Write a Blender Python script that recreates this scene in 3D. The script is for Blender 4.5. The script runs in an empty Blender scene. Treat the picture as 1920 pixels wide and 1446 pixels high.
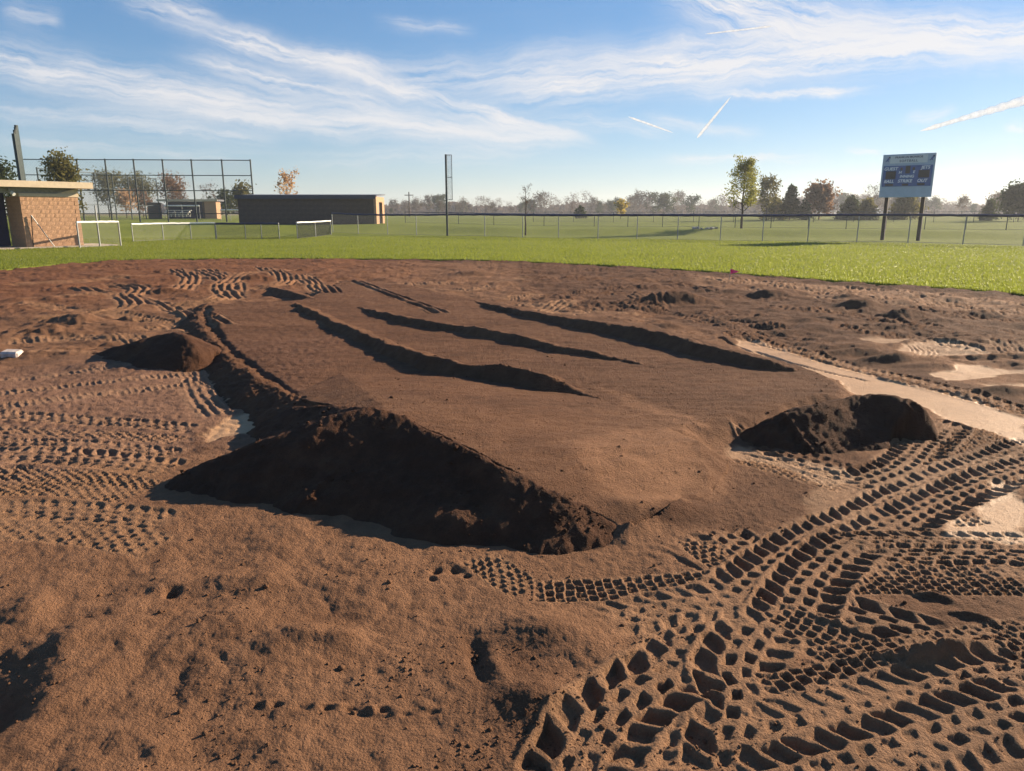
import bpy, bmesh, math, random
import numpy as np
from mathutils import Vector, Matrix

R = math.radians
S = bpy.context.scene
C = S.collection
rnd = random.Random(11)

# ------------------------------------------------------------------ camera, world, sun, exposure
F, PITCH, H = 1360.0, R(13.4), 1.7            # focal length in photo pixels, pitch, eye height
SP, CP = math.sin(PITCH), math.cos(PITCH)
cam = bpy.data.objects.new('camera', bpy.data.cameras.new('camera'))
C.objects.link(cam)
cam.data.sensor_width = 36
cam.data.lens = 36 * F / 1920
cam.data.clip_start = 0.05
cam.data.clip_end = 30000
cam.location = (0, 0, H)
cam.rotation_euler = (math.pi / 2 - PITCH, 0, 0)
S.camera = cam

SUN_EL, SUN_AZ = R(19.5), R(58)                 # azimuth clockwise from +Y (straight ahead)
SUNV = Vector((math.sin(SUN_AZ) * math.cos(SUN_EL), math.cos(SUN_AZ) * math.cos(SUN_EL), math.sin(SUN_EL)))
sun = bpy.data.objects.new('sun', bpy.data.lights.new('sun', 'SUN'))
C.objects.link(sun)
sun.data.energy = 5.0
sun.data.angle = R(0.5)
sun.data.color = (1.0, 0.82, 0.60)
sun.rotation_euler = (-SUNV).to_track_quat('-Z', 'Y').to_euler()

S.view_settings.view_transform = 'Standard'
S.view_settings.look = 'None'
S.view_settings.gamma = 1
S.view_settings.use_curve_mapping = False
S.view_settings.exposure = 1.3


class NT:
    """small helper to write node trees"""
    def __init__(s, nt): s.t = nt; s.n = nt.nodes; s.l = nt.links
    def new(s, typ, **kw):
        n = s.n.new(typ)
        for k, v in kw.items(): setattr(n, k, v)
        return n
    def put(s, sock, v):
        if v is None: return
        if isinstance(v, bpy.types.NodeSocket): s.l.new(v, sock)
        else:
            if isinstance(v, (tuple, list)) and sock.type == 'RGBA' and len(v) == 3: v = (*v, 1)
            sock.default_value = v
    def math(s, op, a, b=None, c=None, clamp=False):
        n = s.new('ShaderNodeMath', operation=op, use_clamp=clamp)
        for i, v in enumerate((a, b, c)):
            if v is not None: s.put(n.inputs[i], v)
        return n.outputs[0]
    def vec(s, op, a, b=None, scale=None):
        n = s.new('ShaderNodeVectorMath', operation=op)
        s.put(n.inputs[0], a); s.put(n.inputs[1], b)
        if scale is not None: s.put(n.inputs['Scale'], scale)
        return n.outputs['Value'] if op in ('DOT_PRODUCT', 'LENGTH') else n.outputs[0]
    def mix(s, f, a, b, mode='MIX'):
        n = s.new('ShaderNodeMix', data_type='RGBA', blend_type=mode)
        s.put(n.inputs['Factor'], f); s.put(n.inputs[6], a); s.put(n.inputs[7], b)
        return n.outputs[2]
    def noise(s, vec, scale, detail=3, rough=0.55, dist=0.0, out='Fac'):
        n = s.new('ShaderNodeTexNoise')
        s.put(n.inputs['Vector'], vec); n.inputs['Scale'].default_value = scale
        n.inputs['Detail'].default_value = detail; n.inputs['Roughness'].default_value = rough
        n.inputs['Distortion'].default_value = dist
        return n.outputs[out]
    def maprange(s, v, a, b, c=0.0, d=1.0, smooth=False):
        n = s.new('ShaderNodeMapRange', interpolation_type='SMOOTHSTEP' if smooth else 'LINEAR')
        s.put(n.inputs[0], v)
        for i, k in enumerate((a, b, c, d)): n.inputs[i + 1].default_value = k
        return n.outputs[0]
    def comb(s, x, y, z=0.0):
        n = s.new('ShaderNodeCombineXYZ')
        for i, v in enumerate((x, y, z)): s.put(n.inputs[i], v)
        return n.outputs[0]
    def sep(s, v):
        n = s.new('ShaderNodeSeparateXYZ'); s.put(n.inputs[0], v); return n.outputs


def sky_uv(px, py):
    """a sky direction, as it stands in the sky, in tangent-plane coordinates about north (+Y)"""
    v = py - 723
    d = Vector(((px - 960), F * CP - v * SP, -(F * SP + v * CP)))
    return d.x / d.y, d.z / d.y


world = bpy.data.worlds.new('World')
S.world = world
world.use_nodes = True
w = NT(world.node_tree)
w.n.clear()
sky = w.new('ShaderNodeTexSky', sky_type='NISHITA', sun_disc=False, sun_elevation=SUN_EL, sun_rotation=SUN_AZ)
sky.altitude = 300
sky.air_density = 1.0
sky.dust_density = 0.15
sky.ozone_density = 2.5
tc = w.new('ShaderNodeTexCoord')
dx, dy, dz = w.sep(tc.outputs['Generated'])
# thin cirrus everywhere, on a plane high above
zz = w.math('ADD', w.math('MAXIMUM', dz, 0.0), 0.06)
plane = w.comb(w.math('DIVIDE', dx, zz), w.math('DIVIDE', dy, zz), 0.0)
veil = w.noise(plane, 0.35, 6, 0.6, 0.6)
veil2 = w.noise(w.vec('MULTIPLY', plane, (0.25, 1.2, 1)), 0.8, 6, 0.62, 0.8)
veil = w.maprange(w.math('MULTIPLY', veil, veil2), 0.26, 0.5, 0.0, 0.16, True)
# the streaks that stand in the northern sky
dyc = w.math('MAXIMUM', dy, 0.05)
uv = w.comb(w.math('DIVIDE', dx, dyc), w.math('DIVIDE', dz, dyc), 0.0)
wob = w.noise(uv, 3.0, 5, 0.6, out='Color')
wob2 = w.noise(uv, 16.0, 5, 0.65, out='Color')
uvw = w.vec('ADD', uv, w.vec('SCALE', w.vec('SUBTRACT', wob, (0.5, 0.5, 0.5)), scale=0.06))
uvw = w.vec('ADD', uvw, w.vec('SCALE', w.vec('SUBTRACT', wob2, (0.5, 0.5, 0.5)), scale=0.022))
streaks = [  # photo points, half width in pixels, strength
    (-150, 95, 640, 215, 42, .62), (60, 150, 1060, 262, 34, .55), (340, 95, 760, 205, 20, .7), (350, 40, 760, 160, 24, .75),
    (560, 110, 1080, 262, 17, .8), (250, 190, 900, 255, 26, .6), (620, 205, 1080, 270, 16, .65), (650, 165, 1150, 110, 40, .55),
    (900, 175, 1500, 95, 44, .75), (1050, 120, 1980, 82, 42, .95), (1250, -30, 1620, 90, 55, .85), (1500, 60, 2100, 70, 40, .8),
    (1280, 166, 1640, 170, 8, .75), (1200, 215, 1420, 245, 14, .35), (1010, 225, 1260, 240, 18, .4), (180, 235, 520, 262, 16, .45),
    (0, 20, 120, 40, 26, .35), (220, -20, 420, 40, 28, .5), (1230, 300, 1540, 292, 9, .6), (1588, 275, 1658, 281, 6, .8),
    (1700, 222, 1790, 214, 12, .35), (880, 225, 1090, 265, 12, .55), (700, 48, 880, 50, 12, .3), (-50, 260, 500, 300, 18, .28),
    (560, 300, 1000, 280, 24, .25), (1880, 240, 1960, 248, 10, .5), (-80, 215, 420, 225, 26, .35), (1400, 40, 2000, 120, 18, .5)]
keep = None
for i, (x0, y0, x1, y1, hw, st) in enumerate(streaks):
    a, b = sky_uv(x0, y0), sky_uv(x1, y1)
    L = math.hypot(b[0] - a[0], b[1] - a[1]); ux, uy = (b[0] - a[0]) / L, (b[1] - a[1]) / L
    p = w.vec('SUBTRACT', uvw, (a[0], a[1], 0.0))
    t = w.vec('DOT_PRODUCT', p, (ux / L, uy / L, 0.0))
    q = w.vec('DOT_PRODUCT', p, (-uy, ux, 0.0))
    hwu = hw * 0.8 / F
    g = w.math('POWER', 2.718, w.math('MULTIPLY', w.math('MULTIPLY', q, q), -1.0 / (hwu * hwu)))
    env = w.math('MULTIPLY', w.maprange(t, -0.12, 0.3, 0, 1, True), w.maprange(t, 0.75, 1.12, 1, 0, True))
    fib = w.noise(w.comb(w.math('MULTIPLY', t, L * 2.2), w.math('MULTIPLY', q, 26.0), float(i) * 3.7), 4.0, 5, 0.66)
    fib = w.maprange(fib, 0.34, 0.62, 0.05, 1.0)
    m = w.math('MULTIPLY', w.math('MULTIPLY', g, env), w.math('MULTIPLY', fib, st * 1.45))
    inv = w.math('SUBTRACT', 1.0, m, clamp=True)
    keep = inv if keep is None else w.math('MULTIPLY', keep, inv)
front = w.maprange(dy, 0.05, 0.2)
cl = w.math('MULTIPLY', w.math('SUBTRACT', 1.0, keep), front)
cov = w.math('SUBTRACT', 1.0, w.math('MULTIPLY', w.math('SUBTRACT', 1.0, cl), w.math('SUBTRACT', 1.0, veil)))
cov = w.math('MULTIPLY', cov, w.maprange(dz, 0.0, 0.06))
sat = w.new('ShaderNodeHueSaturation'); sat.inputs['Saturation'].default_value = 1.32
gm = w.new('ShaderNodeGamma'); gm.inputs['Gamma'].default_value = 0.67
w.put(gm.inputs['Color'], w.vec('MULTIPLY', sky.outputs[0], (.2, .2, .2)))
w.put(sat.inputs['Color'], w.vec('MULTIPLY', gm.outputs[0], (4.45, 4.8, 5.5)))
CLOUD = (7.2, 7.0, 7.0)
skyc = w.mix(w.math('MULTIPLY', cov, 0.9), sat.outputs[0], CLOUD)
bg = w.new('ShaderNodeBackground')
w.put(bg.inputs['Color'], skyc)
bg.inputs['Strength'].default_value = 0.05
wo = w.new('ShaderNodeOutputWorld')
w.l.new(bg.outputs[0], wo.inputs['Surface'])


# ------------------------------------------------------------------ placing helpers
def at(px, py, z=0.0):
    """the point of the place that lies at height z behind a photo pixel"""
    v = py - 723
    t = (H - z) / (F * SP + v * CP)
    return np.array([(px - 960) * t, (F * CP - v * SP) * t])
def xat(px, Y, z=0.5): return (px - 960) / F * (Y * CP + (H - z) * SP)
def zat(py, Y):
    v = py - 723
    return H - Y * (F * SP + v * CP) / (F * CP - v * SP)
def smooth(a, b, x):
    t = np.clip((x - a) / (b - a), 0, 1); return t * t * (3 - 2 * t)


# ------------------------------------------------------------------ materials
def newmat(name):
    m = bpy.data.materials.new(name); m.use_nodes = True
    t = NT(m.node_tree); t.n.clear()
    o = t.new('ShaderNodeOutputMaterial')
    return m, t, o
def plain(name, col, rough=0.6, metal=0.0, var=0.15, scale=8.0, bump=0.0, bscale=40.0, spec=0.4, streak=False):
    m, t, o = newmat(name)
    b = t.new('ShaderNodeBsdfPrincipled')
    g = t.new('ShaderNodeTexCoord').outputs['Object']
    v = t.vec('MULTIPLY', g, (1, 1, 0.15)) if streak else g
    n = t.noise(v, scale, 5, 0.6)
    c2 = tuple(c * (1 - var * 2) for c in col); c3 = tuple(min(1, c * (1 + var)) for c in col)
    t.put(b.inputs['Base Color'], t.mix(t.maprange(n, 0.3, 0.7), c2, c3))
    b.inputs['Metallic'].default_value = metal
    b.inputs['Specular IOR Level'].default_value = spec
    t.put(b.inputs['Roughness'], t.maprange(n, 0.3, 0.7, rough * 0.85, min(1, rough * 1.15)))
    if bump:
        bn = t.new('ShaderNodeBump'); bn.inputs['Strength'].default_value = 1; bn.inputs['Distance'].default_value = bump
        t.put(bn.inputs['Height'], t.noise(g, bscale, 6, 0.65)); t.l.new(bn.outputs[0], b.inputs['Normal'])
    t.l.new(b.outputs[0], o.inputs['Surface'])
    return m
def leafmat(name, ca, cb, trans=0.5):
    m, t, o = newmat(name)
    r = t.new('ShaderNodeNewGeometry').outputs['Random Per Island']
    c = t.mix(r, ca, cb)
    d = t.new('ShaderNodeBsdfDiffuse'); t.put(d.inputs[0], c)
    tr = t.new('ShaderNodeBsdfTranslucent'); t.put(tr.inputs[0], t.mix(0.5, c, tuple(min(1, k * 1.6) for k in cb)))
    mx = t.new('ShaderNodeMixShader'); mx.inputs[0].default_value = trans
    t.l.new(d.outputs[0], mx.inputs[1]); t.l.new(tr.outputs[0], mx.inputs[2])
    t.l.new(mx.outputs[0], o.inputs['Surface'])
    return m

TAN, DARK, COMPACT, RED, GREY = (.31, .168, .094), (.106, .051, .029), (.52, .315, .165), (.25, .10, .045), (.30, .175, .12)
def soilmat():
    m, t, o = newmat('soil')
    pos = t.new('ShaderNodeNewGeometry').outputs['Position']
    def attr(n): return t.new('ShaderNodeAttribute', attribute_name=n).outputs['Fac']
    n1 = t.noise(pos, 0.9, 5, 0.6); n2 = t.noise(pos, 7.0, 5, 0.65); n3 = t.noise(pos, 55.0, 4, 0.7); n4 = t.noise(pos, 260.0, 3, 0.7)
    edge = t.math('MULTIPLY', t.math('SUBTRACT', n2, 0.5), 0.5)
    c = t.mix(attr('grey'), TAN, GREY)
    c = t.mix(attr('red'), c, RED)
    c = t.mix(t.math('ADD', attr('moist_shade'), edge, clamp=True), c, DARK)
    c = t.mix(t.math('ADD', attr('compact'), t.math('MULTIPLY', edge, attr('compact')), clamp=True), c, COMPACT)
    c = t.mix(t.maprange(n1, 0.3, 0.7, 0, 0.35), c, (.5, .46, .44), 'MULTIPLY')
    c = t.mix(t.maprange(n2, 0.35, 0.7, 0.0, 0.32), c, (.45, .42, .40), 'MULTIPLY')
    c = t.mix(t.maprange(n3, 0.3, 0.72, 0.0, 0.45), c, (1.45, 1.35, 1.25), 'MULTIPLY')
    c = t.mix(t.maprange(n4, 0.35, 0.7, 0.0, 0.45), c, (.42, .38, .36), 'MULTIPLY')
    b = t.new('ShaderNodeBsdfPrincipled')
    t.put(b.inputs['Base Color'], c)
    t.put(b.inputs['Roughness'], t.maprange(attr('compact'), 0, 1, .95, .62))
    t.put(b.inputs['Specular IOR Level'], t.maprange(attr('compact'), 0, 1, .12, .25))
    vor = t.new('ShaderNodeTexVoronoi'); t.put(vor.inputs['Vector'], pos); vor.inputs['Scale'].default_value = 120
    hgt = t.math('ADD', t.math('MULTIPLY', t.noise(pos, 52.0, 6, 0.75), 1.0), t.math('MULTIPLY', vor.outputs['Distance'], -0.25))
    bn = t.new('ShaderNodeBump'); bn.inputs['Strength'].default_value = 1
    t.put(bn.inputs['Distance'], t.maprange(attr('compact'), 0, 1, 0.030, 0.006))
    t.put(bn.inputs['Height'], hgt)
    t.l.new(bn.outputs[0], b.inputs['Normal'])
    t.l.new(b.outputs[0], o.inputs['Surface'])
    return m
M_SOIL = soilmat()

def turfmat():
    m, t, o = newmat('turf')
    pos = t.new('ShaderNodeNewGeometry').outputs['Position']
    x, y, z = t.sep(pos)
    dist = t.vec('LENGTH', pos)
    n1 = t.noise(pos, 0.16, 5, 0.6); n2 = t.noise(pos, 1.3, 5, 0.65); n3 = t.noise(pos, 9.0, 4, 0.7)
    c = t.mix(n2, (.08, .12, .011), (.22, .245, .024))
    c = t.mix(t.maprange(n1, 0.35, 0.68), c, (.21, .24, .03))
    c = t.mix(t.maprange(n3, 0.4, 0.75, 0, .5), c, (.5, .5, .4), 'MULTIPLY')
    fieldf = t.math('MULTIPLY', t.maprange(dist, 100, 170), t.maprange(t.noise(pos, 0.02, 3, .5), 0.35, 0.65))
    c = t.mix(fieldf, c, (.22, .23, .055))
    stub = t.math('MULTIPLY', t.maprange(dist, 190, 260), t.maprange(t.noise(pos, 0.012, 2, .5), .4, .6))
    c = t.mix(stub, c, (.24, .175, .10))
    b = t.new('ShaderNodeBsdfPrincipled'); t.put(b.inputs['Base Color'], c)
    b.inputs['Roughness'].default_value = 0.9; b.inputs['Specular IOR Level'].default_value = 0.2
    bn = t.new('ShaderNodeBump'); bn.inputs['Strength'].default_value = 1; bn.inputs['Distance'].default_value = 0.09
    t.put(bn.inputs['Height'], t.noise(pos, 14.0, 5, 0.75)); t.l.new(bn.outputs[0], b.inputs['Normal'])
    tr = t.new('ShaderNodeBsdfTranslucent'); t.put(tr.inputs[0], c)
    t.l.new(b.outputs[0], o.inputs['Surface'])
    return m
M_TURF = turfmat()
def blademat():
    m, t, o = newmat('grass_blade')
    g = t.new('ShaderNodeNewGeometry')
    r = t.new('ShaderNodeObjectInfo').outputs['Random']
    n = t.noise(g.outputs['Position'], 0.5, 4, 0.6)
    c = t.mix(t.math('POWER', r, 1.6), (.07, .11, .013), (.27, .265, .042))
    c = t.mix(t.maprange(n, 0.35, 0.7), c, (.215, .225, .04)); c = t.mix(t.maprange(t.noise(g.outputs['Position'], .22, 4, .6), .35, .65, .5, 0), c, (.55, .62, .6), 'MULTIPLY')
    d = t.new('ShaderNodeBsdfPrincipled'); t.put(d.inputs['Base Color'], c); d.inputs['Roughness'].default_value = 0.38
    d.inputs['Specular IOR Level'].default_value = 0.25
    tr = t.new('ShaderNodeBsdfTranslucent'); t.put(tr.inputs[0], t.mix(0.6, c, (.37, .43, .045)))
    mx = t.new('ShaderNodeMixShader'); mx.inputs[0].default_value = 0.55
    t.l.new(d.outputs[0], mx.inputs[1]); t.l.new(tr.outputs[0], mx.inputs[2]); t.l.new(mx.outputs[0], o.inputs['Surface'])
    return m
M_BLADE = blademat()

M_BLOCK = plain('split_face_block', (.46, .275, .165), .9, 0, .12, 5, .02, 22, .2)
M_MORTAR = plain('mortar', (.42, .28, .18), .95, 0, .1, 20, .005)
M_BLOCKSHADE = plain('shaded_block', (.105, .075, .06), .9, 0, .15, 3, .01, 30, .2)  # darker copy of the block, shade of the unlit walls put into the colour
M_CREAM = plain('cream_fascia', (.60, .48, .33), .55, 0, .06, 6)
M_SOFFIT = plain('grey_soffit', (.30, .29, .25), .7)
M_NAVY = plain('navy_vinyl', (.012, .02, .07), .45, 0, .2, 10)
M_NAVYBOARD = plain('navy_board', (.04, .10, .30), .4, 0, .08, 4)
M_BLACK = plain('black_panel', (.02, .02, .022), .35, 0, .2, 8)
M_PANEL = plain('pale_panel', (.36, .45, .58), .45, 0, .05, 4)
M_WHITE = plain('white_plastic', (.80, .80, .76), .5, 0, .05, 9)
M_WHITEPAINT = plain('white_lettering', (.82, .84, .86), .5, 0, .02, 9)
M_NAVYPAINT = plain('navy_lettering', (.02, .03, .10), .5, 0, .02, 9)
M_GALV = plain('galvanized_steel', (.30, .31, .30), .5, .55, .12, 14)
M_WIRE = plain('weathered_wire', (.20, .20, .19), .6, .3, .1, 14)
M_GREENPOLE = plain('dark_green_pole', (.028, .045, .045), .5, .2, .2, 9)
M_WOODPOST = plain('brown_post', (.035, .026, .022), .8, 0, .25, 12, .004, 60, .3, True)
M_NET = plain('dark_netting', (.03, .035, .035), .8)
M_CONC = plain('concrete', (.45, .37, .28), .9, 0, .12, 3, .004, 60)
M_ROOF = plain('roof_sheet', (.12, .12, .14), .5, 0, .1, 6)
M_ROCK = plain('pale_rock', (.42, .40, .37), .9, 0, .25, 6, .03, 9)
M_BARK = plain('bark', (.075, .055, .042), .95, 0, .25, 9, .02, 25, .1)
M_BARKGREY = plain('grey_bark', (.15, .115, .095), .95, 0, .2, 9)
M_PINK = plain('pink_plastic', (.85, .03, .18), .5, 0, .03, 6)
M_ALU = plain('bleacher_aluminium', (.72, .70, .62), .4, .2, .06, 6)
M_BASE = plain('white_rubber', (.52, .44, .39), .8, 0, .25, 18, .002)


# ------------------------------------------------------------------ object helpers
def tag(o, label=None, cat=None, group=None, kind=None):
    if label: o['label'] = label
    if cat: o['category'] = cat
    if group: o['group'] = group
    if kind: o['kind'] = kind
    return o
def thing(name, label, cat, loc=(0, 0, 0), rz=0.0, group=None):
    o = bpy.data.objects.new(name, None); C.objects.link(o)
    o.empty_display_size = 0.2
    o.location = loc; o.rotation_euler = (0, 0, rz)
    return tag(o, label, cat, group)
def link(name, me, mat=None, parent=None, loc=None, rot=None):
    o = bpy.data.objects.new(name, me); C.objects.link(o)
    if mat is not None and len(me.materials) == 0: me.materials.append(mat)
    if parent is not None: o.parent = parent
    if loc is not None: o.location = loc
    if rot is not None: o.rotation_euler = rot
    return o
def from_np(name, V, Fc, smooth_shade=False):
    """vertices (n,3), faces (m,3) or (m,4) arrays"""
    me = bpy.data.meshes.new(name)
    V = np.asarray(V, np.float32); Fc = np.asarray(Fc, np.int32)
    k = Fc.shape[1]
    me.vertices.add(len(V)); me.vertices.foreach_set('co', V.ravel())
    me.loops.add(Fc.size); me.loops.foreach_set('vertex_index', Fc.ravel())
    me.polygons.add(len(Fc)); me.polygons.foreach_set('loop_start', np.arange(0, Fc.size, k, dtype=np.int32))
    me.polygons.foreach_set('use_smooth', np.full(len(Fc), smooth_shade))
    me.update(calc_edges=True)
    return me


class MB:
    """collects boxes, bars and tubes into one mesh"""
    def __init__(s): s.v = []; s.f = []
    def poly(s, pts, faces):
        k = len(s.v); s.v += [tuple(p) for p in pts]; s.f += [tuple(i + k for i in f) for f in faces]; return s
    def box(s, a, b):
        x0, y0, z0 = a; x1, y1, z1 = b
        s.poly([(x0, y0, z0), (x1, y0, z0), (x1, y1, z0), (x0, y1, z0), (x0, y0, z1), (x1, y0, z1), (x1, y1, z1), (x0, y1, z1)],
               [(3, 2, 1, 0), (4, 5, 6, 7), (0, 1, 5, 4), (1, 2, 6, 5), (2, 3, 7, 6), (3, 0, 4, 7)]); return s
    def tube(s, p0, p1, r0, r1=None, n=8, cap=True):
        r1 = r0 if r1 is None else r1
        p0 = Vector(p0); p1 = Vector(p1); d = (p1 - p0).normalized()
        a = d.orthogonal().normalized(); b = d.cross(a)
        k = len(s.v)
        for p, r in ((p0, r0), (p1, r1)):
            for i in range(n):
                q = p + a * (r * math.cos(2 * math.pi * i / n)) + b * (r * math.sin(2 * math.pi * i / n)); s.v.append(tuple(q))
        for i in range(n):
            j = (i + 1) % n; s.f.append((k + i, k + j, k + n + j, k + n + i))
        if cap: s.f.append(tuple(k + n + i for i in range(n))); s.f.append(tuple(k + n - 1 - i for i in range(n)))
        return s
    def mesh(s, name, bevel=0.0, smooth_shade=False):
        me = bpy.data.meshes.new(name); me.from_pydata(s.v, [], s.f); me.update()
        if bevel:
            bm = bmesh.new(); bm.from_mesh(me)
            bmesh.ops.bevel(bm, geom=bm.edges[:], offset=bevel, segments=1, affect='EDGES', clamp_overlap=True)
            bm.to_mesh(me); bm.free()
        if smooth_shade: me.polygons.foreach_set('use_smooth', [True] * len(me.polygons))
        return me
    def build(s, name, mat, parent=None, bevel=0.0, loc=None, rot=None, smooth_shade=False):
        return link(name, s.mesh(name, bevel, smooth_shade), mat, parent, loc, rot)
def boxobj(name, a, b, mat, parent=None, bevel=0.0): return MB().box(a, b).build(name, mat, parent, bevel)


# ------------------------------------------------------------------ noise in numpy
_r = np.random.RandomState(5)
PERM = _r.permutation(256).astype(np.int32)
ANG = _r.rand(256) * 2 * np.pi
GX, GY = np.cos(ANG).astype(np.float32), np.sin(ANG).astype(np.float32)
def pn(x, y, seed=0):
    x = np.asarray(x, np.float64) + seed * 37.31; y = np.asarray(y, np.float64) + seed * 11.77
    xi = np.floor(x); yi = np.floor(y)
    fx = (x - xi).astype(np.float32); fy = (y - yi).astype(np.float32)
    xi = xi.astype(np.int32); yi = yi.astype(np.int32)
    u = fx * fx * fx * (fx * (fx * 6 - 15) + 10); v = fy * fy * fy * (fy * (fy * 6 - 15) + 10)
    a0 = PERM[xi & 255]; a1 = PERM[(xi + 1) & 255]
    h00 = PERM[(a0 + yi) & 255]; h10 = PERM[(a1 + yi) & 255]; h01 = PERM[(a0 + yi + 1) & 255]; h11 = PERM[(a1 + yi + 1) & 255]
    n00 = GX[h00] * fx + GY[h00] * fy; n10 = GX[h10] * (fx - 1) + GY[h10] * fy
    n01 = GX[h01] * fx + GY[h01] * (fy - 1); n11 = GX[h11] * (fx - 1) + GY[h11] * (fy - 1)
    a = n00 + u * (n10 - n00); b = n01 + u * (n11 - n01)
    return (a + v * (b - a)) * 1.5


def catmull(P, n=6):
    P = np.asarray(P, float)
    if len(P) < 3: return P
    Q = np.vstack([2 * P[0] - P[1], P, 2 * P[-1] - P[-2]])
    out = []
    for i in range(1, len(Q) - 2):
        p0, p1, p2, p3 = Q[i - 1:i + 3]
        for k in range(n):
            t = k / n
            out.append(0.5 * (2 * p1 + (p2 - p0) * t + (2 * p0 - 5 * p1 + 4 * p2 - p3) * t * t + (3 * p1 - p0 - 3 * p2 + p3) * t ** 3))
    out.append(P[-1])
    return np.array(out)
def near(x, y, P, reach):
    """points within reach of polyline P (x, y[, value]): index, distance, signed offset (left +), arc length, value, end flag"""
    lo = P[:, :2].min(0) - reach; hi = P[:, :2].max(0) + reach
    idx = np.nonzero((x > lo[0]) & (x < hi[0]) & (y > lo[1]) & (y < hi[1]))[0]
    X = x[idx]; Y = y[idx]
    best = np.full(len(idx), 1e9); off = np.zeros(len(idx)); s = np.zeros(len(idx)); val = np.zeros(len(idx)); end = np.zeros(len(idx), bool)
    acc = 0.0
    nseg = len(P) - 1
    for i in range(nseg):
        a = P[i]; b = P[i + 1]; e = b[:2] - a[:2]; L = math.hypot(*e)
        if L < 1e-6: continue
        e = e / L
        rx = X - a[0]; ry = Y - a[1]
        raw = rx * e[0] + ry * e[1]; t = np.clip(raw, 0, L)
        d = np.hypot(rx - t * e[0], ry - t * e[1])
        m = d < best
        best[m] = d[m]
        sd = e[0] * ry - e[1] * rx
        off[m] = (np.sign(sd) * d)[m]; s[m] = (acc + t)[m]
        if P.shape[1] > 2: val[m] = (a[2] + (b[2] - a[2]) * t / L)[m]
        ee = ((raw < 0) & (i == 0)) | ((raw > L) & (i == nseg - 1))
        end[m] = ee[m]
        acc += L
    return idx, best, off, s, val, end, acc
def polydist(x, y, P, reach):
    """signed distance to a closed polygon, positive inside; only points near it are worked out"""
    Q = np.vstack([P, P[:1]])
    out = np.full(len(x), -1e3)
    idx, d, *_ = near(x, y, Q, reach)
    X = x[idx]; Y = y[idx]; ins = np.zeros(len(idx), bool)
    for i in range(len(P)):
        x0, y0 = Q[i]; x1, y1 = Q[i + 1]
        c = ((y0 > Y) != (y1 > Y)) & (X < (x1 - x0) * (Y - y0) / (y1 - y0 + 1e-12) + x0)
        ins ^= c
    out[idx] = np.where(ins, d, -d)
    return out
def W(pts, z=0.0): return np.array([at(px, py, z) for px, py in pts])
def W3(pts): return np.array([[*at(p[0], p[1], p[2]), p[2]] for p in pts])


# ------------------------------------------------------------------ the worked infield
EDGE = W([(-500, 590), (-250, 540), (-100, 519), (0, 508), (60, 501), (140, 494), (230, 489), (330, 487), (500, 486), (700, 487), (900, 489.5), (1000, 493), (1100, 497.5),
          (1200, 503), (1300, 509), (1400, 516), (1500, 523.5), (1600, 531), (1700, 538), (1800, 545), (1920, 554), (2100, 572), (2500, 620)])
_ea = np.arctan2(EDGE[:, 0], EDGE[:, 1]); _er = np.hypot(EDGE[:, 0], EDGE[:, 1])
_ea = np.concatenate([[-math.pi, -2.0], _ea, [2.0, math.pi]]); _er = np.concatenate([[14, 14], _er, [12, 14]])
def r_edge(th):
    r = np.interp(th, _ea, _er)
    return r + 0.16 * pn(th * 40, th * 0, 3) + 0.08 * pn(th * 190, th * 0, 4)

BED = catmull(W([(382, 577), (460, 570), (555, 565), (600, 545), (650, 528), (760, 536), (850, 555), (940, 570), (1040, 590), (1140, 600), (1240, 617), (1340, 646), (1430, 668),
                 (1520, 694), (1610, 740), (1500, 768), (1395, 806), (1312, 828), (1362, 872), (1320, 930), (1190, 1000), (1100, 960), (1000, 905), (900, 850), (820, 815), (740, 780),
                 (640, 765), (560, 757), (490, 715), (430, 670), (398, 630), (382, 600)], 0.08), 3)
CREST = catmull(W3([(560, 762, .19), (640, 762, .31), (695, 766, .42), (740, 775, .42), (820, 812, .355), (900, 851, .305), (1000, 905, .225), (1100, 958, .118), (1192, 1001, .0)]), 5)
SHOULDER = catmull(W3([(695, 766, .43), (630, 782, .39), (560, 803, .33), (480, 832, .25), (410, 858, .17), (355, 880, .08), (330, 893, .0)]), 5)
LEFTPILE = catmull(W3([(180, 662, .03), (230, 648, .14), (285, 632, .26), (330, 624, .32), (350, 634, .30), (375, 660, .18), (402, 690, .0)]), 5)
RIGHTPILE = catmull(W3([(1385, 812, .02), (1440, 790, .13), (1500, 768, .21), (1560, 754, .24), (1640, 740, .275), (1690, 746, .275), (1718, 757, .25)]), 5)
WINDROW = catmull(W3([(388, 570, .06), (372, 590, .09), (380, 615, .105), (408, 645, .11), (446, 685, .12), (505, 725, .135), (575, 755, .16), (640, 775, .22)]), 5)
RIDGE1 = catmull(W3([(553, 568, .16), (585, 582, .19), (640, 608, .20), (700, 632, .21), (780, 661, .23), (860, 681, .235), (950, 689, .265), (1010, 701, .26), (1070, 726, .175), (1115, 746, .125),
                     (1180, 772, .10), (1260, 803, .06), (1312, 826, .0)]), 5)
RIDGE2 = catmull(W3([(660, 574, .12), (720, 586, .19), (790, 599, .21), (860, 610, .20), (900, 615, .22), (960, 626, .21), (1040, 646, .19), (1120, 661, .17), (1200, 682, .13), (1290, 710, .10)]), 5)
RIDGE3 = catmull(W3([(880, 563, .12), (940, 574, .19), (1040, 592, .22), (1140, 606, .24), (1240, 623, .25), (1340, 650, .24), (1430, 673, .21), (1475, 688, .16), (1520, 700, .08)]), 5)
RIDGE4 = catmull(W3([(505, 538, .09), (540, 545, .12), (590, 560, .12), (640, 570, .07)]), 4)

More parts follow.
